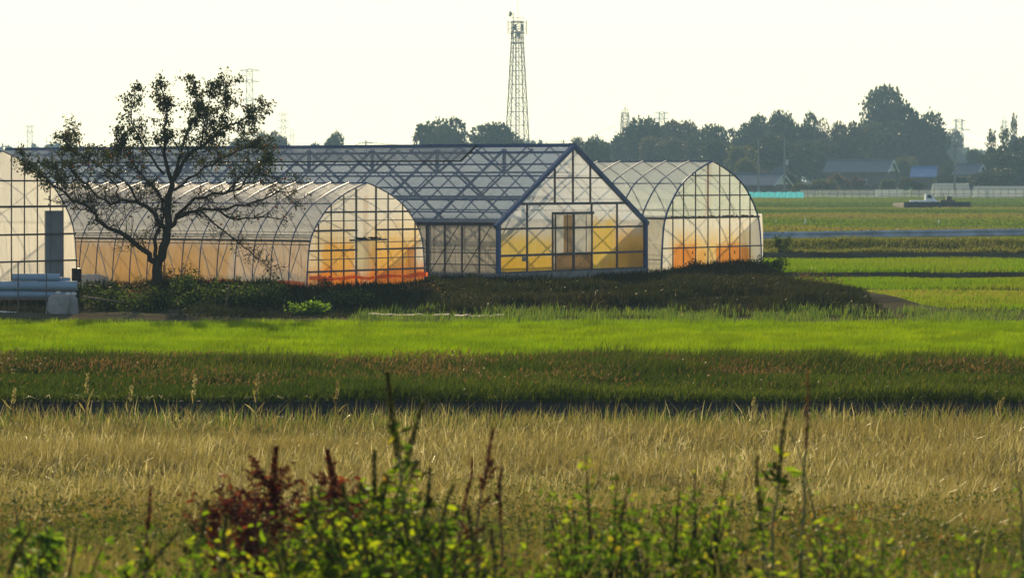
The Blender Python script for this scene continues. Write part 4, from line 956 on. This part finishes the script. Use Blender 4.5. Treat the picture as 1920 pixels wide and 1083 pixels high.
# pale seeding grass stalks standing above the ditch edge
GP = 'pale grass stalks above the ditch'
labs = ['pale grass stalk nearest the left edge above the ditch', 'pale forked grass stalk second from the left above the ditch', 'short pale grass stalk third from the left above the ditch', 'tallest pale grass stalk above the ditch, below the middle tunnel', 'slim pale grass stalk right of the tallest one', 'short pale grass stalk above the ditch left of the amaranth spike', 'pale grass stalk above the ditch below the right tunnel', 'brownish grass stalk above the ditch near the right edge']
for (px, py), lab in zip(((28, 728), (165, 700), (247, 722), (366, 702), (484, 700), (634, 714), (1415, 745), (1880, 745)), labs):
    D = 57.5; tp = at(px, py, D); X_ = tp.x-.05; zb_ = gz(X_, D); h = tp.z-zb_; t = thing('grass_stalk', lab, 'grass', (X_, D, zb_-.02), 0, GP)
    path = [Vector((.05*(i/6)**2, 0, h*i/6)) for i in range(7)]; MB().tube(path, [.006, .006, .005, .005, .004, .003, .002], 4, False).build('stem', M['wood'], t)
    C, Dn = spike_arrays(path[4:], .022, 60, 2.0); leaves('seed_head', C, Dn, .05, .6+.4*rng.random(len(C)), M['straw'], t, .3)
    C = [path[1+i % 3].copy() for i in range(5)]; Dn = [(random.gauss(0, .6), random.gauss(0, .6), 1.2) for _ in C]; leaves('blade', C, Dn, .30, rng.random(5), M['straw'], t, .07, .015)

# ------------------------------------------------------------------ guardrail on the road bank
gr_ = thing('guardrail', 'long grey-blue steel guardrail on posts across the right background', 'guardrail', at(1400, 457, 166))
y0_, x0_ = 166.0, 0.0; V = []; q = []; prf = [(0, 0), (.05, .04), (.05, .11), (0, .155), (0, .195), (.05, .24), (.05, .31), (0, .35)]
rp = gr_.location; xs_ = np.arange(6, 34.1, 2.0); zrail = lambda X_: at(0, 447+(-7)*((X_-12)/14), 166).z
for X_ in xs_:
    for a, b in prf: V.append((X_-rp.x, 166-a-rp.y-.06+(X_-12)*.0, zrail(X_)+b-.04-rp.z))
n = len(prf); q = [(j*n+i, (j+1)*n+i, (j+1)*n+i+1, j*n+i+1) for j in range(len(xs_)-1) for i in range(n-1)]
MB().add(V, q).build('beam', M['galv_matt'], gr_)
p0 = None
for X_ in xs_[1:]:
    X1 = X_-.4
    if p0 is None: p0 = MB().box((0, 0, -.2), (.14, .14, .95)).build('post', M['galv'], gr_); p0.location = (X1-rp.x, .05, zrail(X1)-rp.z+.05)
    else: share(p0, gr_, (X1-rp.x, .05, zrail(X1)-rp.z+.05))
road = MB().add([(-40, 166.8, .93), (60, 166.8, .93), (60, 171.0, .93), (-40, 171.0, .93)], [(0, 1, 2, 3)]).build('road', solid('asphalt', (.06, .06, .062), .9)); tag(road, kind='structure')
# small marker stakes in the far fields
for i, (px, py, D, h, lab) in enumerate(((1455, 408, 262, .35, 'short white marker stake in the far field, the nearest to the right tunnel'), (1510, 409, 262, .5, 'white marker stake in the far field, second from the right tunnel'), (1760, 407, 265, .35, 'white marker stake in the far field below the white truck'))):
    p = at(px, py, D); z = gz(p.x, D); o = MB().bar((0, 0, -.1), (0, 0, h), .09).build('marker_stake', M['white_paint']); o.location = (p.x, D, z); tag(o, lab, 'stake', 'white marker stakes')
p = at(1798, 425, 200); o = MB().bar((0, 0, -.1), (0, 0, .75), .07).build('marker_post', M['galv']); o.location = (p.x, 200, gz(p.x, 200)); tag(o, 'thin grey post just behind the guardrail at the right', 'post')

# ------------------------------------------------------------------ truck and concrete wall
D = 430; tl = at(1705, 381, D); s_ = D/F
tr = thing('pickup_truck', 'small white flatbed pickup truck parked behind a low dark wall', 'truck', (at(1731, 0, D).x, D, gz(0, D)))
zt = at(0, 380, D).z-gz(0, D)-.05
MB().box((-.75, 0, zt+.22), (1.9, 1.4, .30)).build('cargo_bed', M['white_paint'], tr)
V = [(.20, -.7, zt), (1.75, -.7, zt), (1.75, -.7, zt+.35), (1.35, -.7, zt+.62), (.95, -.7, zt+1.18), (.25, -.7, zt+1.2)]; V += [(a, .7, b) for a, _, b in V]
MB().add(V, [tuple(range(6)), tuple(reversed(range(6, 12)))]+[(i, i+6, (i+1) % 6+6, (i+1) % 6) for i in range(6)]).build('cab', M['white_paint'], tr)
MB().add([(.42, -.715, zt+.62), (1.12, -.715, zt+.62), (.86, -.715, zt+1.08), (.42, -.715, zt+1.1)], [(0, 1, 2, 3)]).build('side_window', M['glass'], tr)
MB().add([(1.35, -.6, zt+.67), (1.35, .6, zt+.67), (1.0, .6, zt+1.12), (1.0, -.6, zt+1.12)], [(0, 1, 2, 3)]).build('windscreen', M['glass'], tr).location.x = .03
for x_ in (-1.0, 1.15):
    for y_ in (-.68, .68): MB().tube([(x_, y_-.08, zt-.05), (x_, y_+.08, zt-.05)], .27, 14).build('wheel', M['tyre'], tr)
p = at(1757, 384, 424); zt2 = at(0, 378.5, 424).z; zg = gz(0, 424); zlow = at(0, 390, 424).z
o = MB().box((0, 0, 0), (125*424/F, .4, zt2-zlow+.3)).build('concrete_wall', M['concrete_dark']); o.location = (p.x, 424, (zt2+zlow-.3)/2)
pad = MB().box((p.x, 430.2, .55), (125*424/F, 11.9, 1.3)).build('raised_pad', M['soil']); tag(pad, kind='structure')
tag(o, 'low dark concrete wall in the far fields with the white truck behind it', 'wall')
mc = thing('farm_machine', 'dark farm machine parked right of the white truck', 'machine', (at(1776, 0, 431).x, 431, gz(0, 431)))
MB().box((0, 0, zt+.2), (1.9, 1.2, .4)).build('body', M['wall_dark'], mc); MB().box((.2, 0, zt+.6), (.7, .9, .5), 0, .8).build('hood', M['wall_dark'], mc)
MB().tube([(-.5, 0, zt+.4), (-.5, 0, zt+1.3)], .05, 6).build('exhaust_pipe', M['steel'], mc)
# screens and fence before the hamlet
D = 548
cy = thing('windbreak_screen', 'bright cyan plastic screen beside the right tunnel, in front of the far houses', 'screen', (at(1400, 0, D).x, D, gz(0, D)))
L_ = 107*D/F; ht = at(0, 360, D).z-gz(0, D)
V = []; q = []
for i in range(41):
    V += [(L_*i/40, .12*math.sin(i*1.3), -.1), (L_*i/40, .10*math.sin(i*1.7), ht+.05*math.sin(i*.9))]
q = [(2*i, 2*i+2, 2*i+3, 2*i+1) for i in range(40)]
MB().add(V, q).build('sheet', M['cyan'], cy)
for i in range(9): MB().bar((L_*i/8, -.15, -.1), (L_*i/8, -.15, ht+.1), .06).build('post', M['galv'], cy)
D = 556; fx0 = at(1500, 0, D).x; L_ = (1960-1500)*D/F; ht = at(0, 355, D).z-gz(0, D)
fn = thing('mesh_fence', 'long pale mesh fence on thin posts in front of the far houses', 'fence', (fx0, D, gz(0, D)))
V = []
for i in range(61): V += [(L_*i/60, .1*math.sin(i), 0), (L_*i/60, .1*math.sin(i), ht*.92)]
MB().add(V, [(2*i, 2*i+2, 2*i+3, 2*i+1) for i in range(60)]).build('mesh_cloth', M['screen'], fn)
p0 = None
for i in range(34):
    if p0 is None: p0 = MB().bar((0, -.1, -.1), (0, -.1, ht+.1), .08).build('post', M['steel'], fn)
    else: share(p0, fn, (L_*i/33, 0, 0))
for z in (ht*.5, ht): MB().bar((0, -.08, z), (L_, -.08, z), .06).build('rail', M['steel'], fn)

# ------------------------------------------------------------------ far trees
def crown_mesh(seed, rx, ry, rz, n, size, kind='round'):
    """trunk-centred crown: many small leaf clumps through an uneven volume; returns arrays"""
    r = np.random.default_rng(seed); nl = r.integers(14, 20); C = []
    cen = []
    for i in range(nl):
        a = r.random()*2*np.pi; v = r.random()
        if kind == 'cone': zz = -.9+1.75*v; rr = .75*(1-v)**.8*r.random(); s_ = .16+.30*(1-v)
        elif kind == 'tall': zz = -.8+1.5*v; rr = .45*r.random()*(1.1-.6*v); s_ = .30+.15*r.random()
        else: zz = -.5+1.0*v; rr = (.25+.6*r.random()**.6)*math.sqrt(max(0.05, 1-zz*zz*1.6)); s_ = .20+.16*r.random()
        cen.append((rr*math.cos(a), rr*math.sin(a), zz, s_))
    cen.append((0, 0, -.1 if kind != 'cone' else -.5, .5)); cen = np.array(cen)
    wgt = cen[:, 3]**2; idx = r.choice(len(cen), n, p=wgt/wgt.sum()); c = cen[idx]
    u = r.normal(0, 1, (n, 3)); u /= np.linalg.norm(u, axis=1)[:, None]; rad = c[:, 3]*(.55+.5*r.random(n)**.5)
    P = c[:, :3]+u*rad[:, None]*np.array([1, 1, .75]); P += r.normal(0, .03, (n, 3))
    P = P*np.array([rx, ry, rz]); rn = np.clip(r.random(n)*.6+.4*(idx % 5)/4, 0, 1)
    return P, u, rn
TREES = {}
M['tree_a'] = leafm('evergreen_leaf', [(0, (.02, .035, .012)), (.6, (.04, .06, .018)), (1, (.075, .09, .025))], .35, .05)
M['tree_b'] = leafm('autumn_tree_leaf', [(0, (.05, .045, .018)), (.6, (.09, .075, .025)), (1, (.15, .11, .035))], .38, .04)
M['tree_c'] = leafm('orchard_leaf', [(0, (.06, .08, .02)), (.6, (.11, .12, .03)), (1, (.20, .17, .04))], .4, .04)
M['tree_r'] = leafm('reddish_leaf', [(0, (.10, .05, .03)), (1, (.22, .12, .06))], .4, .04)
def tree_proto(key, seed, kind, mat, n=2200):
    t = bpy.data.objects.new(key[0], None); P, u, rn = crown_mesh(seed, 1, 1, 1, n, .1, kind)
    P[:, 2] = P[:, 2]+1.25
    P[:, 2] /= np.percentile(P[:, 2], 99.7); xm_ = np.percentile(np.abs(P[:, 0]), 99); P[:, :2] /= xm_     # unit: half-width 1, height 1
    dn = u+rng.normal(0, .7, u.shape)
    cr_ = leaves('crown', P, dn, (.07+.05*rng.random(n)), rn, mat, None, .8)
    co_ = np.empty(len(cr_.data.vertices)*3, np.float32); cr_.data.vertices.foreach_get('co', co_); co_ = co_.reshape(-1, 6, 3); mz_ = co_[:, :, 2].mean(1)[:, None]
    co_[:, :, 2] = mz_+(co_[:, :, 2]-mz_)*.45; cr_.data.vertices.foreach_set('co', co_.ravel())
    tk = MB(); tk.tube([(0, 0, -.02), (.02, 0, .25), (0, .02, .55), (0, 0, .8)], [.07, .055, .035, .01], 6, False)
    for i in range(7):
        a = i*2.4; z = .25+.06*i; tk.tube([(0, 0, z), (.35*math.cos(a), .35*math.sin(a), z+.15), (.7*math.cos(a), .7*math.sin(a), z+.25)], [.03, .02, .008], 4, False)
    to = tk.build('trunk', M['far_bark'], None)
    return cr_, to
PR = {}
for key, seed, kind, mat in (('round1', 1, 'round', 'tree_a'), ('round2', 2, 'round', 'tree_a'), ('round3', 3, 'round', 'tree_b'), ('round4', 4, 'round', 'tree_c'), ('cone1', 5, 'cone', 'tree_a'), ('tall1', 6, 'tall', 'tree_a'), ('tall2', 7, 'tall', 'tree_b'), ('red', 8, 'round', 'tree_r'), ('round5', 9, 'round', 'tree_a')):
    PR[key] = tree_proto((key,), seed, kind, M[mat], 6500 if kind != 'cone' else 4000)
used = set()
def tree(kind, label, px, pyt, D, wpx, name='tree', group='trees around the far hamlet', rz=None, cat='tree', base=None):
    c = at(px, 0, D); zb_ = gz(c.x, D) if base is None else base; h = at(0, pyt, D).z-zb_; hw = wpx/2/F*D
    t = thing(name, label, cat, (c.x, D, zb_), random.random()*6 if rz is None else rz, group)
    for o in PR[kind]:
        if (kind, o.name) not in used and o.parent is None and kind not in used:
            o.parent = t; o.scale = (hw, hw, h)
        else: share(o, t, sc=(hw, hw, h))
    used.add(kind)
T = [
 ('round1', 'broad dome-topped tree, left of the lattice tower', 835, 229, 740, 110), ('round2', 'flatter tree crown whose right side crosses the lattice tower', 925, 238, 735, 105), ('round5', 'small dark round tree above the roof left of centre, alone on the skyline', 612, 254, 760, 56),
 ('round3', 'dark tree on the skyline behind the persimmon crown tips', 505, 253, 760, 58), ('round1', 'low hazy tree behind the right part of the persimmon crown', 455, 264, 800, 70),
 ('tall1', 'first small dark tree just right of the gabled ridge', 1083, 263, 700, 36), ('round2', 'bushy dark tree right of the gabled ridge, under the utility pole', 1122, 268, 690, 60), ('round5', 'distant grey tree between gabled ridge and the wood', 1140, 262, 950, 70),
 ('round1', 'tree at the left end of the wood with a see-through top', 1210, 228, 790, 95), ('round3', 'brownish tree second in the wood from the left', 1272, 234, 800, 90), ('round2', 'dark tree behind the roof of the right tunnel', 1330, 240, 780, 80),
 ('round5', 'spreading tree at the middle of the wood, left of the pointed one', 1398, 224, 820, 85), ('tall1', 'pointed dark tree rising at the middle of the wood', 1456, 216, 800, 52), ('round1', 'broad-topped tree right of the pointed one in the wood', 1497, 219, 810, 80),
 ('tall2', 'narrow tree left of the big tree, seen over the house roof', 1542, 232, 800, 46), ('round3', 'ragged tree between the narrow one and the biggest tree', 1588, 236, 790, 66), ('round2', 'dark green tree filling the gap above the house', 1560, 262, 770, 90),
 ('tall1', 'biggest tree of the hamlet, with layered open top', 1655, 172, 840, 100), ('round2', 'big rounded tree joined to the right of the biggest tree', 1715, 205, 830, 105), ('round1', 'massive dark crown under the biggest tree', 1655, 235, 815, 120), ('round5', 'dark tree at the right foot of the biggest tree', 1740, 225, 820, 70),
 ('round3', 'hazy tree right of the biggest trees, below the pylon', 1775, 250, 1150, 62), ('cone1', 'left pointed cedar at the right edge', 1860, 250, 700, 62), ('cone1', 'second pointed cedar at the right edge', 1884, 246, 705, 66), ('round2', 'dense low tree mass at the foot of the cedars', 1885, 290, 690, 120), ('cone1', 'tallest cedar cut by the right edge', 1902, 222, 900, 46), ('tall1', 'dark tree cut by the right edge', 1915, 262, 700, 60), ('round5', 'low tree left of the cedars', 1845, 285, 800, 56),
 ('round4', 'yellow-green tree behind the right tunnel top', 1392, 278, 700, 66), ('round1', 'dark tree in the hamlet between the two utility poles', 1445, 258, 720, 88), ('round4', 'pale olive tree low in the hamlet beside the poles', 1400, 300, 660, 50), ('round2', 'dark tree right of the second utility pole', 1500, 268, 740, 70), ('round5', 'shadowy tree directly over the left end of the house roof', 1535, 280, 760, 70),
 ('round4', 'olive tree at the right gable of the house', 1700, 298, 765, 52), ('round2', 'dark low tree behind the blue-roofed shed', 1750, 285, 800, 70), ('round5', 'dark hedge tree beside the right utility pole', 1790, 312, 720, 44), ('round1', 'wide dark tree behind the right tunnel ridge', 1180, 255, 800, 70), ('round3', 'brown tree low behind the right tunnel ridge', 1240, 262, 760, 90),
 ('round2', 'dark tree low behind the right tunnel apex', 1345, 268, 720, 80), ('round1', 'round hazy tree far behind the cedars', 1815, 285, 1200, 60)]
for a in T: tree(*a)
GBU = 'garden shrubs behind the mesh fence'
for kind, lab, px, pyt, D, wpx in (('round4', 'olive garden shrub left of the house front', 1545, 338, 640, 60), ('red', 'reddish garden shrub before the house wall', 1570, 328, 650, 40), ('red', 'second reddish garden shrub by the house door', 1607, 332, 650, 28), ('round4', 'green-gold garden shrub at the house gable', 1665, 338, 640, 34), ('round4', 'small orange-brown shrub beside the cyan screen', 1503, 344, 600, 34), ('round2', 'dark green shrub at the right of the cyan screen', 1525, 346, 600, 30), ('round5', 'dark shrub between the two plastic tunnels far right', 1722, 340, 600, 30), ('round1', 'dark hedge behind the far plastic tunnel', 1780, 330, 640, 60), ('round2', 'dark hedge at the right behind the white tunnels', 1870, 318, 650, 90), ('round3', 'brown hedge left behind the white-gabled roof', 1430, 322, 660, 60), ('round5', 'dark hedge right of the white-gabled roof', 1480, 325, 640, 40), ('round3', 'brown-green shrub left of the blue-roofed shed', 1700, 335, 630, 30), ('round5', 'dark hedge right of the blue-roofed shed', 1800, 335, 660, 50), ('round2', 'dark hedge behind the gabled house', 1640, 300, 790, 130)):
    tree(kind, lab, px, pyt, D, wpx, 'shrub', GBU, cat='shrub')

# distant wood closing the plain, one mass
n = 26000; X_ = rng.uniform(-420, 520, n); top = 7+9*vnoise(X_, X_*0, 38)+4*vnoise(X_, X_*0, 9); Y_ = rng.uniform(1380, 1440, n)
P_ = np.stack([X_, Y_, ground_z(X_, Y_)+top*rng.random(n)**.7], 1); stuff(leaves('distant_wood', P_, rng.normal(0, 1, (n, 3)), 2.0+1.4*rng.random(n), rng.random(n), M['tree_a'], None, .8))
# ------------------------------------------------------------------ houses
def house(name, label, px0, px1, pr0, pyr, pye, D, depth, rz, wallm, roofm_, windows=(), gable_white=False, cat='house', ov=.6):
    c = at((px0+px1)/2, 0, D); zb_ = gz(c.x, D); W_ = (px1-px0)/F*D/math.cos(rz); t = thing(name, label, cat, (c.x, D, zb_), rz)
    ze = at(0, pye, D).z-zb_; zrd = at(0, pyr, D).z-zb_; hw = W_/2; hd = depth/2
    V = [(-hw, -hd, 0), (hw, -hd, 0), (hw, hd, 0), (-hw, hd, 0), (-hw, -hd, ze), (hw, -hd, ze), (hw, hd, ze), (-hw, hd, ze), (-hw, 0, zrd-.15), (hw, 0, zrd-.15)]
    MB().add(V, [(0, 1, 5, 4), (2, 3, 7, 6), (1, 2, 6, 9, 5), (3, 0, 4, 8, 7)]).build('wall', wallm, t)
    k_ = (zrd-ze)/hd; V = []
    for x_ in (-hw-ov, hw+ov):
        for y_, z in ((-hd-ov, ze-k_*ov), (0, zrd), (hd+ov, ze-k_*ov), (hd+ov, ze-k_*ov+.22), (0, zrd+.28), (-hd-ov, ze-k_*ov+.22)): V.append((x_, y_, z))
    r_ = MB().add(V, [(0, 1, 7, 6), (1, 2, 8, 7), (2, 3, 9, 8), (3, 4, 10, 9), (4, 5, 11, 10), (5, 0, 6, 11), (0, 5, 4, 1), (1, 4, 3, 2), (6, 7, 10, 11), (7, 8, 9, 10)]).build('roof', roofm_, t)
    MB().box((0, 0, zrd+.36), (2*hw+2*ov, .4, .3)).build('ridge_tiles', roofm_, r_)
    for x_, z, w_, h_ in windows:
        f = MB().box((x_, -hd-.03, z), (w_+.2, .1, h_+.2)).build('window', M['wall_white'], t); MB().box((x_, -hd-.09, z), (w_, .06, h_)).build('pane', M['glass'], f)
    if gable_white:
        MB().add([(hw+.03, -hd, ze), (hw+.03, hd, ze), (hw+.03, 0, zrd-.1)], [(0, 1, 2)]).build('gable_end', M['wall_white'], t)
        for s2 in (-1, 1): MB().bar((hw+ov+.02, s2*(hd+ov), ze-k_*ov+.1), (hw+ov+.02, 0, zrd+.12), .22).build('bargeboard', M['wall_white'], t)
    return t
h1 = house('house', 'two-storey farmhouse with long grey tiled roof and gable to the right', 1560, 1668, 0, 302, 321, 690, 7.0, R(-22), M['wall_dark'], M['tile'], [(-3.5, 2.6, 1.8, 1.0), (1.0, 2.6, 2.4, 1.0), (4.0, 1.0, 1.6, 1.6)], True)
MB().box((0, -4.6, 2.05), (9.5, 2.6, .2)).build('porch_roof', M['tile'], h1)
house('house', 'low house with dark roof and white triangular gable behind the cyan screen', 1378, 1462, 0, 328, 346, 620, 7.5, R(-28), M['wall_dark'], M['tile'], [(-2, 1.3, 1.5, .9)], True)
house('house', 'dark-roofed house half hidden by trees behind the white-gabled one', 1395, 1470, 0, 306, 322, 720, 7, R(-10), M['wall_dark'], M['tile'], [(-2, 2.6, 1.5, .9)])
house('shed', 'small shed with a bright blue metal roof right of the farmhouse', 1715, 1752, 0, 316, 330, 670, 6, R(-12), M['wall_dark'], M['tile_blue'], [(0, 1.2, 1.2, .8)], cat='shed')
house('house', 'small dark-roofed house between the utility pole and the cedars', 1800, 1836, 0, 310, 326, 680, 6, R(-25), M['wall_tan'], M['tile'], [(0, 1.5, 1.5, .9)], True)
def far_tunnel(label, px0, px1, pyt, D, mat, rz):
    c = at((px0+px1)/2, 0, D); zb_ = gz(c.x, D); h = at(0, pyt, D).z-zb_; L_ = (px1-px0)/F*D/math.cos(rz); t = thing('far_tunnel', label, 'greenhouse', (c.x, D, zb_), rz, 'white plastic tunnels before the cedars')
    pr_ = [(-math.cos(math.pi*i/12)*h*.95, math.sin(math.pi*i/12)*h) for i in range(13)]; ny = 24; V = []
    for j in range(ny+1):
        for a, b in pr_: V.append((-L_/2+L_*j/ny, a, b))
    q = [(j*13+i, j*13+i+1, (j+1)*13+i+1, (j+1)*13+i) for j in range(ny) for i in range(12)]+[tuple(range(13)), tuple(ny*13+i for i in reversed(range(13)))]
    MB().add(V, q).build('cover_film', mat, t, True)
    MB().box((0, -h*.95, .12), (L_, .12, .24)).build('base_board', M['wood'], t)
ftm = film('far_tunnel_film', (.52, .57, .60), .03, dirt=.5, dirt_col=(.35, .36, .38))
far_tunnel('grey low plastic tunnel left of the pole, behind the truck', 1750, 1815, 343.5, 600, ftm, R(4)); far_tunnel('long white plastic tunnel running off the right edge', 1826, 1960, 349, 585, ftm, R(-3))
far_tunnel('short low plastic tunnel right behind the fence below the farmhouse', 1642, 1690, 355, 620, ftm, R(2))

# ------------------------------------------------------------------ masts, pylons, utility poles
def lattice(m, z0, z1, w0, w1, steps, r, rb):
    for k_ in range(steps):
        f0, f1 = k_/steps, (k_+1)/steps; a, b = z0+(z1-z0)*f0, z0+(z1-z0)*f1; wa, wb = (w0+(w1-w0)*f0)/2, (w0+(w1-w0)*f1)/2
        A = [(-wa, -wa, a), (wa, -wa, a), (wa, wa, a), (-wa, wa, a)]; B = [(-wb, -wb, b), (wb, -wb, b), (wb, wb, b), (-wb, wb, b)]
        for i in range(4):
            j = (i+1) % 4; m.bar(A[i], B[i], r); m.bar(A[i], B[j], rb); m.bar(A[j], B[i], rb); m.bar(B[i], B[j], rb)
D = 780; zb_ = gz(0, D); zc = lambda py: at(0, py, D).z-zb_
tw = thing('antenna_tower', 'tall grey lattice telecom tower with antennas and a dish on top', 'tower', (at(970, 0, D).x, D, zb_), R(14))
m = MB(); lattice(m, 0, zc(82), 5.6, 2.4, 11, .20, .10); m.build('lattice', M['tower'], tw)
m = MB(); lattice(m, zc(82), zc(40), 2.4, 2.3, 4, .14, .09); m.build('tower_head', M['tower'], tw)
m = MB(); m.tube([(-.3, 0, 0), (-.35, 0, zc(45))], .16, 6); m.tube([(.5, .2, 0), (.4, .2, zc(60))], .10, 6); m.build('cable_duct', M['tower'], tw)
for z in (zc(80), zc(62), zc(42)):
    m = MB(); m.box((0, 0, z), (2.9, 2.9, .10)); 
    for a in (-1.5, 1.5):
        m.bar((a, -1.5, z+1), (a, 1.5, z+1), .07); m.bar((-1.5, a, z+1), (1.5, a, z+1), .07)
    m.build('platform', M['tower'], tw)
for i in range(7):
    a = i*.9; x_, y_ = 1.25*math.cos(a), 1.25*math.sin(a); z = zc(64 if i % 2 else 52)
    MB().box((x_, y_, z), (.30, .30, 1.5)).build('antenna_panel', M['tower'], tw)
for sx in (-1, 1):
    m = MB(); X_ = sx*2.25; m.bar((X_, 0, zc(64)), (X_, 0, zc(38)), .14); m.bar((sx*1.2, 0, zc(63)), (X_, 0, zc(63)), .1); m.bar((sx*1.2, 0, zc(42)), (X_, 0, zc(42)), .1); m.bar((X_-sx*.25, 0, zc(60)), (X_-sx*.25, 0, zc(40)), .08); m.build('side_antenna', M['tower'], tw)
MB().bar((-1.0, 0, zc(45)), (-1.0, 0, zc(24)), .14).build('dish_mast', M['tower'], tw)
dm = MB().tube([(-1.35, -.2, zc(27)), (-1.55, -.2, zc(27)), (-1.95, -.2, zc(26.5))], [.25, .62, .66], 14).build('dish', M['tower'], tw)
MB().bar((.1, 0, zc(40)), (.1, 0, zc(-8)), .07).build('whip_antenna', M['tower'], tw)
def pylon(label, px, pyt, D, w0, w1, arms, peak=0, r=.28, rz=.3, group='power pylons on the skyline', rings=False):
    zb_ = gz(0, D); h = at(0, pyt, D).z-zb_; r *= .62; t = thing('power_pylon', label, 'pylon', (at(px, 0, D).x, D, zb_), rz, group)
    m = MB(); lattice(m, 0, h*.55, w0, w1, 5, r, r*.6); lattice(m, h*.55, h-peak, w1, w1*.7, 5, r, r*.6)
    if peak: m.bar((0, 0, h-peak), (0, 0, h), r)
    m.build('lattice', M['tower'], t)
    for py, hwpx in arms:
        z = at(0, py, D).z-zb_; hw = hwpx/F*D; a = MB()
        for s2 in (-1, 1): 
            a.bar((0, 0, z+ .8), (s2*hw, 0, z), r*.8); a.bar((0, 0, z-.8), (s2*hw, 0, z), r*.8); a.bar((s2*hw, 0, z), (s2*hw, 0, z-2.2), r*.6)
        a.bar((-hw, 0, z), (hw, 0, z), r*.5); a.build('cross_arm', M['tower'], t)
    return t
pylon('large faint pylon behind the right side of the persimmon crown', 468, 130, 1700, 11, 4, ((132, 19), (153, 18), (186, 14)), rz=.1, r=.42)
pylon('faint slim pylon between the persimmon crown and the lone skyline tree', 531, 205, 1900, 8, 3, ((214, 10), (227, 10), (240, 10)), 3, rz=.1)
pylon('very small faint pylon right beside the slim one', 548, 242, 2400, 8, 3, ((255, 9),), rz=.1)
pylon('faint pylon at the far left above the tunnels', 56, 235, 2300, 8, 4, ((237, 10), (248, 9)), rz=.1, r=.4)
pylon('dark narrow pylon rising at the left end of the wood', 1172, 198, 950, 4.5, 2.4, ((207, 6), (218, 7), (229, 7), (240, 6)), 2, r=.22)
pylon('faint wide-armed pylon above the wood', 1241, 210, 1900, 9, 4, ((212, 13), (222, 12)), rz=.1, r=.4)
pylon('faint broad pylon right of the biggest tree', 1798, 224, 1800, 10, 4.5, ((226, 12), (243, 22)), rz=.1, r=.42)
pylon('faint thin pylon above the cedars at the right', 1883, 214, 2200, 7, 3, ((228, 8), (236, 8)), 4, rz=.1)
def upole(label, px, pyt, D, arms, extra=()):
    zb_ = gz(0, D); h = at(0, pyt, D).z-zb_; t = thing('utility_pole', label, 'utility pole', (at(px, 0, D).x, D, zb_), .2, 'utility poles of the hamlet')
    MB().tube([(0, 0, -.2), (0, 0, h)], [.20, .13], 8).build('pole', M['pole'], t)
    for z, hw in arms: MB().bar((-hw, 0, h-z), (hw, 0, h-z), .13).build('cross_arm', M['steel'], t)
    for z in extra: MB().tube([(.38, 0, h-z-.5), (.38, 0, h-z+.5)], .28, 8).build('transformer', M['galv'], t)
upole('utility pole on the skyline just right of the gabled ridge', 1120, 252, 720, ((.6, 1.3), (1.6, 1.1)))
upole('left tall utility pole seen above the right tunnel arch', 1422, 262, 590, ((.5, .9),))
upole('second tall utility pole with a transformer, right of the tunnel', 1471, 258, 585, ((.5, .9), (1.5, .8)), (4.3,))
upole('utility pole right of the biggest trees above the truck', 1790, 268, 575, ((.5, .8),))
upole('short utility pole between the right pole and the cedars', 1825, 286, 800, ((.5, .8),))
upole('small pole on the skyline left of the tower trees', 686, 263, 720, ((.6, 1.6), (1.3, 1.0)))
upole('small pole on the skyline between tower and gabled ridge', 1057, 262, 800, ((.6, .8),))
def wire(label, pts, r):
    o = MB(); P = []
    for (a, b) in zip(pts, pts[1:]):
        for i in range(12):
            f = i/12; q = Vector(a).lerp(Vector(b), f); q.z -= 4*f*(1-f)*(b-a).length*.018; P.append(q)
    P.append(Vector(pts[-1])); e = o.tube(P, r, 4).build('power_cable', M['steel']); tag(e, label, 'cable', 'overhead cables')
wire('overhead cable from the tower area to the pole by the gabled ridge', [at(990, 264, 780), at(1057, 264, 800), at(1120, 256, 720), at(1172, 250, 900)], .05)
wire('overhead cable crossing the sky between the tower and the dark narrow pylon', [at(620, 236, 1900), at(1172, 229, 950), at(1500, 214, 1500)], .07)
wire('overhead cable at right, from the broad pylon towards the right edge', [at(1798, 243, 1800), at(1960, 256, 1500)], .12)
wire('overhead cable along the skyline at left over the long roof', [at(400, 262, 900), at(686, 266, 720), at(900, 266, 760)], .05)

# ------------------------------------------------------------------ air
me = bpy.data.meshes.new('haze'); b = MB().box((0, 1300, 46.5), (1600, 2700, 103)); me.from_pydata(b.v, [], b.f)
hm = bpy.data.materials.new('haze_air'); hm.use_nodes = True; t = hm.node_tree; t.nodes.clear(); out = t.nodes.new('ShaderNodeOutputMaterial')
pv = t.nodes.new('ShaderNodeVolumePrincipled'); pv.inputs['Density'].default_value = .00025; pv.inputs['Color'].default_value = (.42, .68, 1.0, 1); pv.inputs['Anisotropy'].default_value = .1
t.links.new(pv.outputs[0], out.inputs['Volume']); me.materials.append(hm)
ho = bpy.data.objects.new('haze', me); COL.objects.link(ho); tag(ho, kind='stuff')
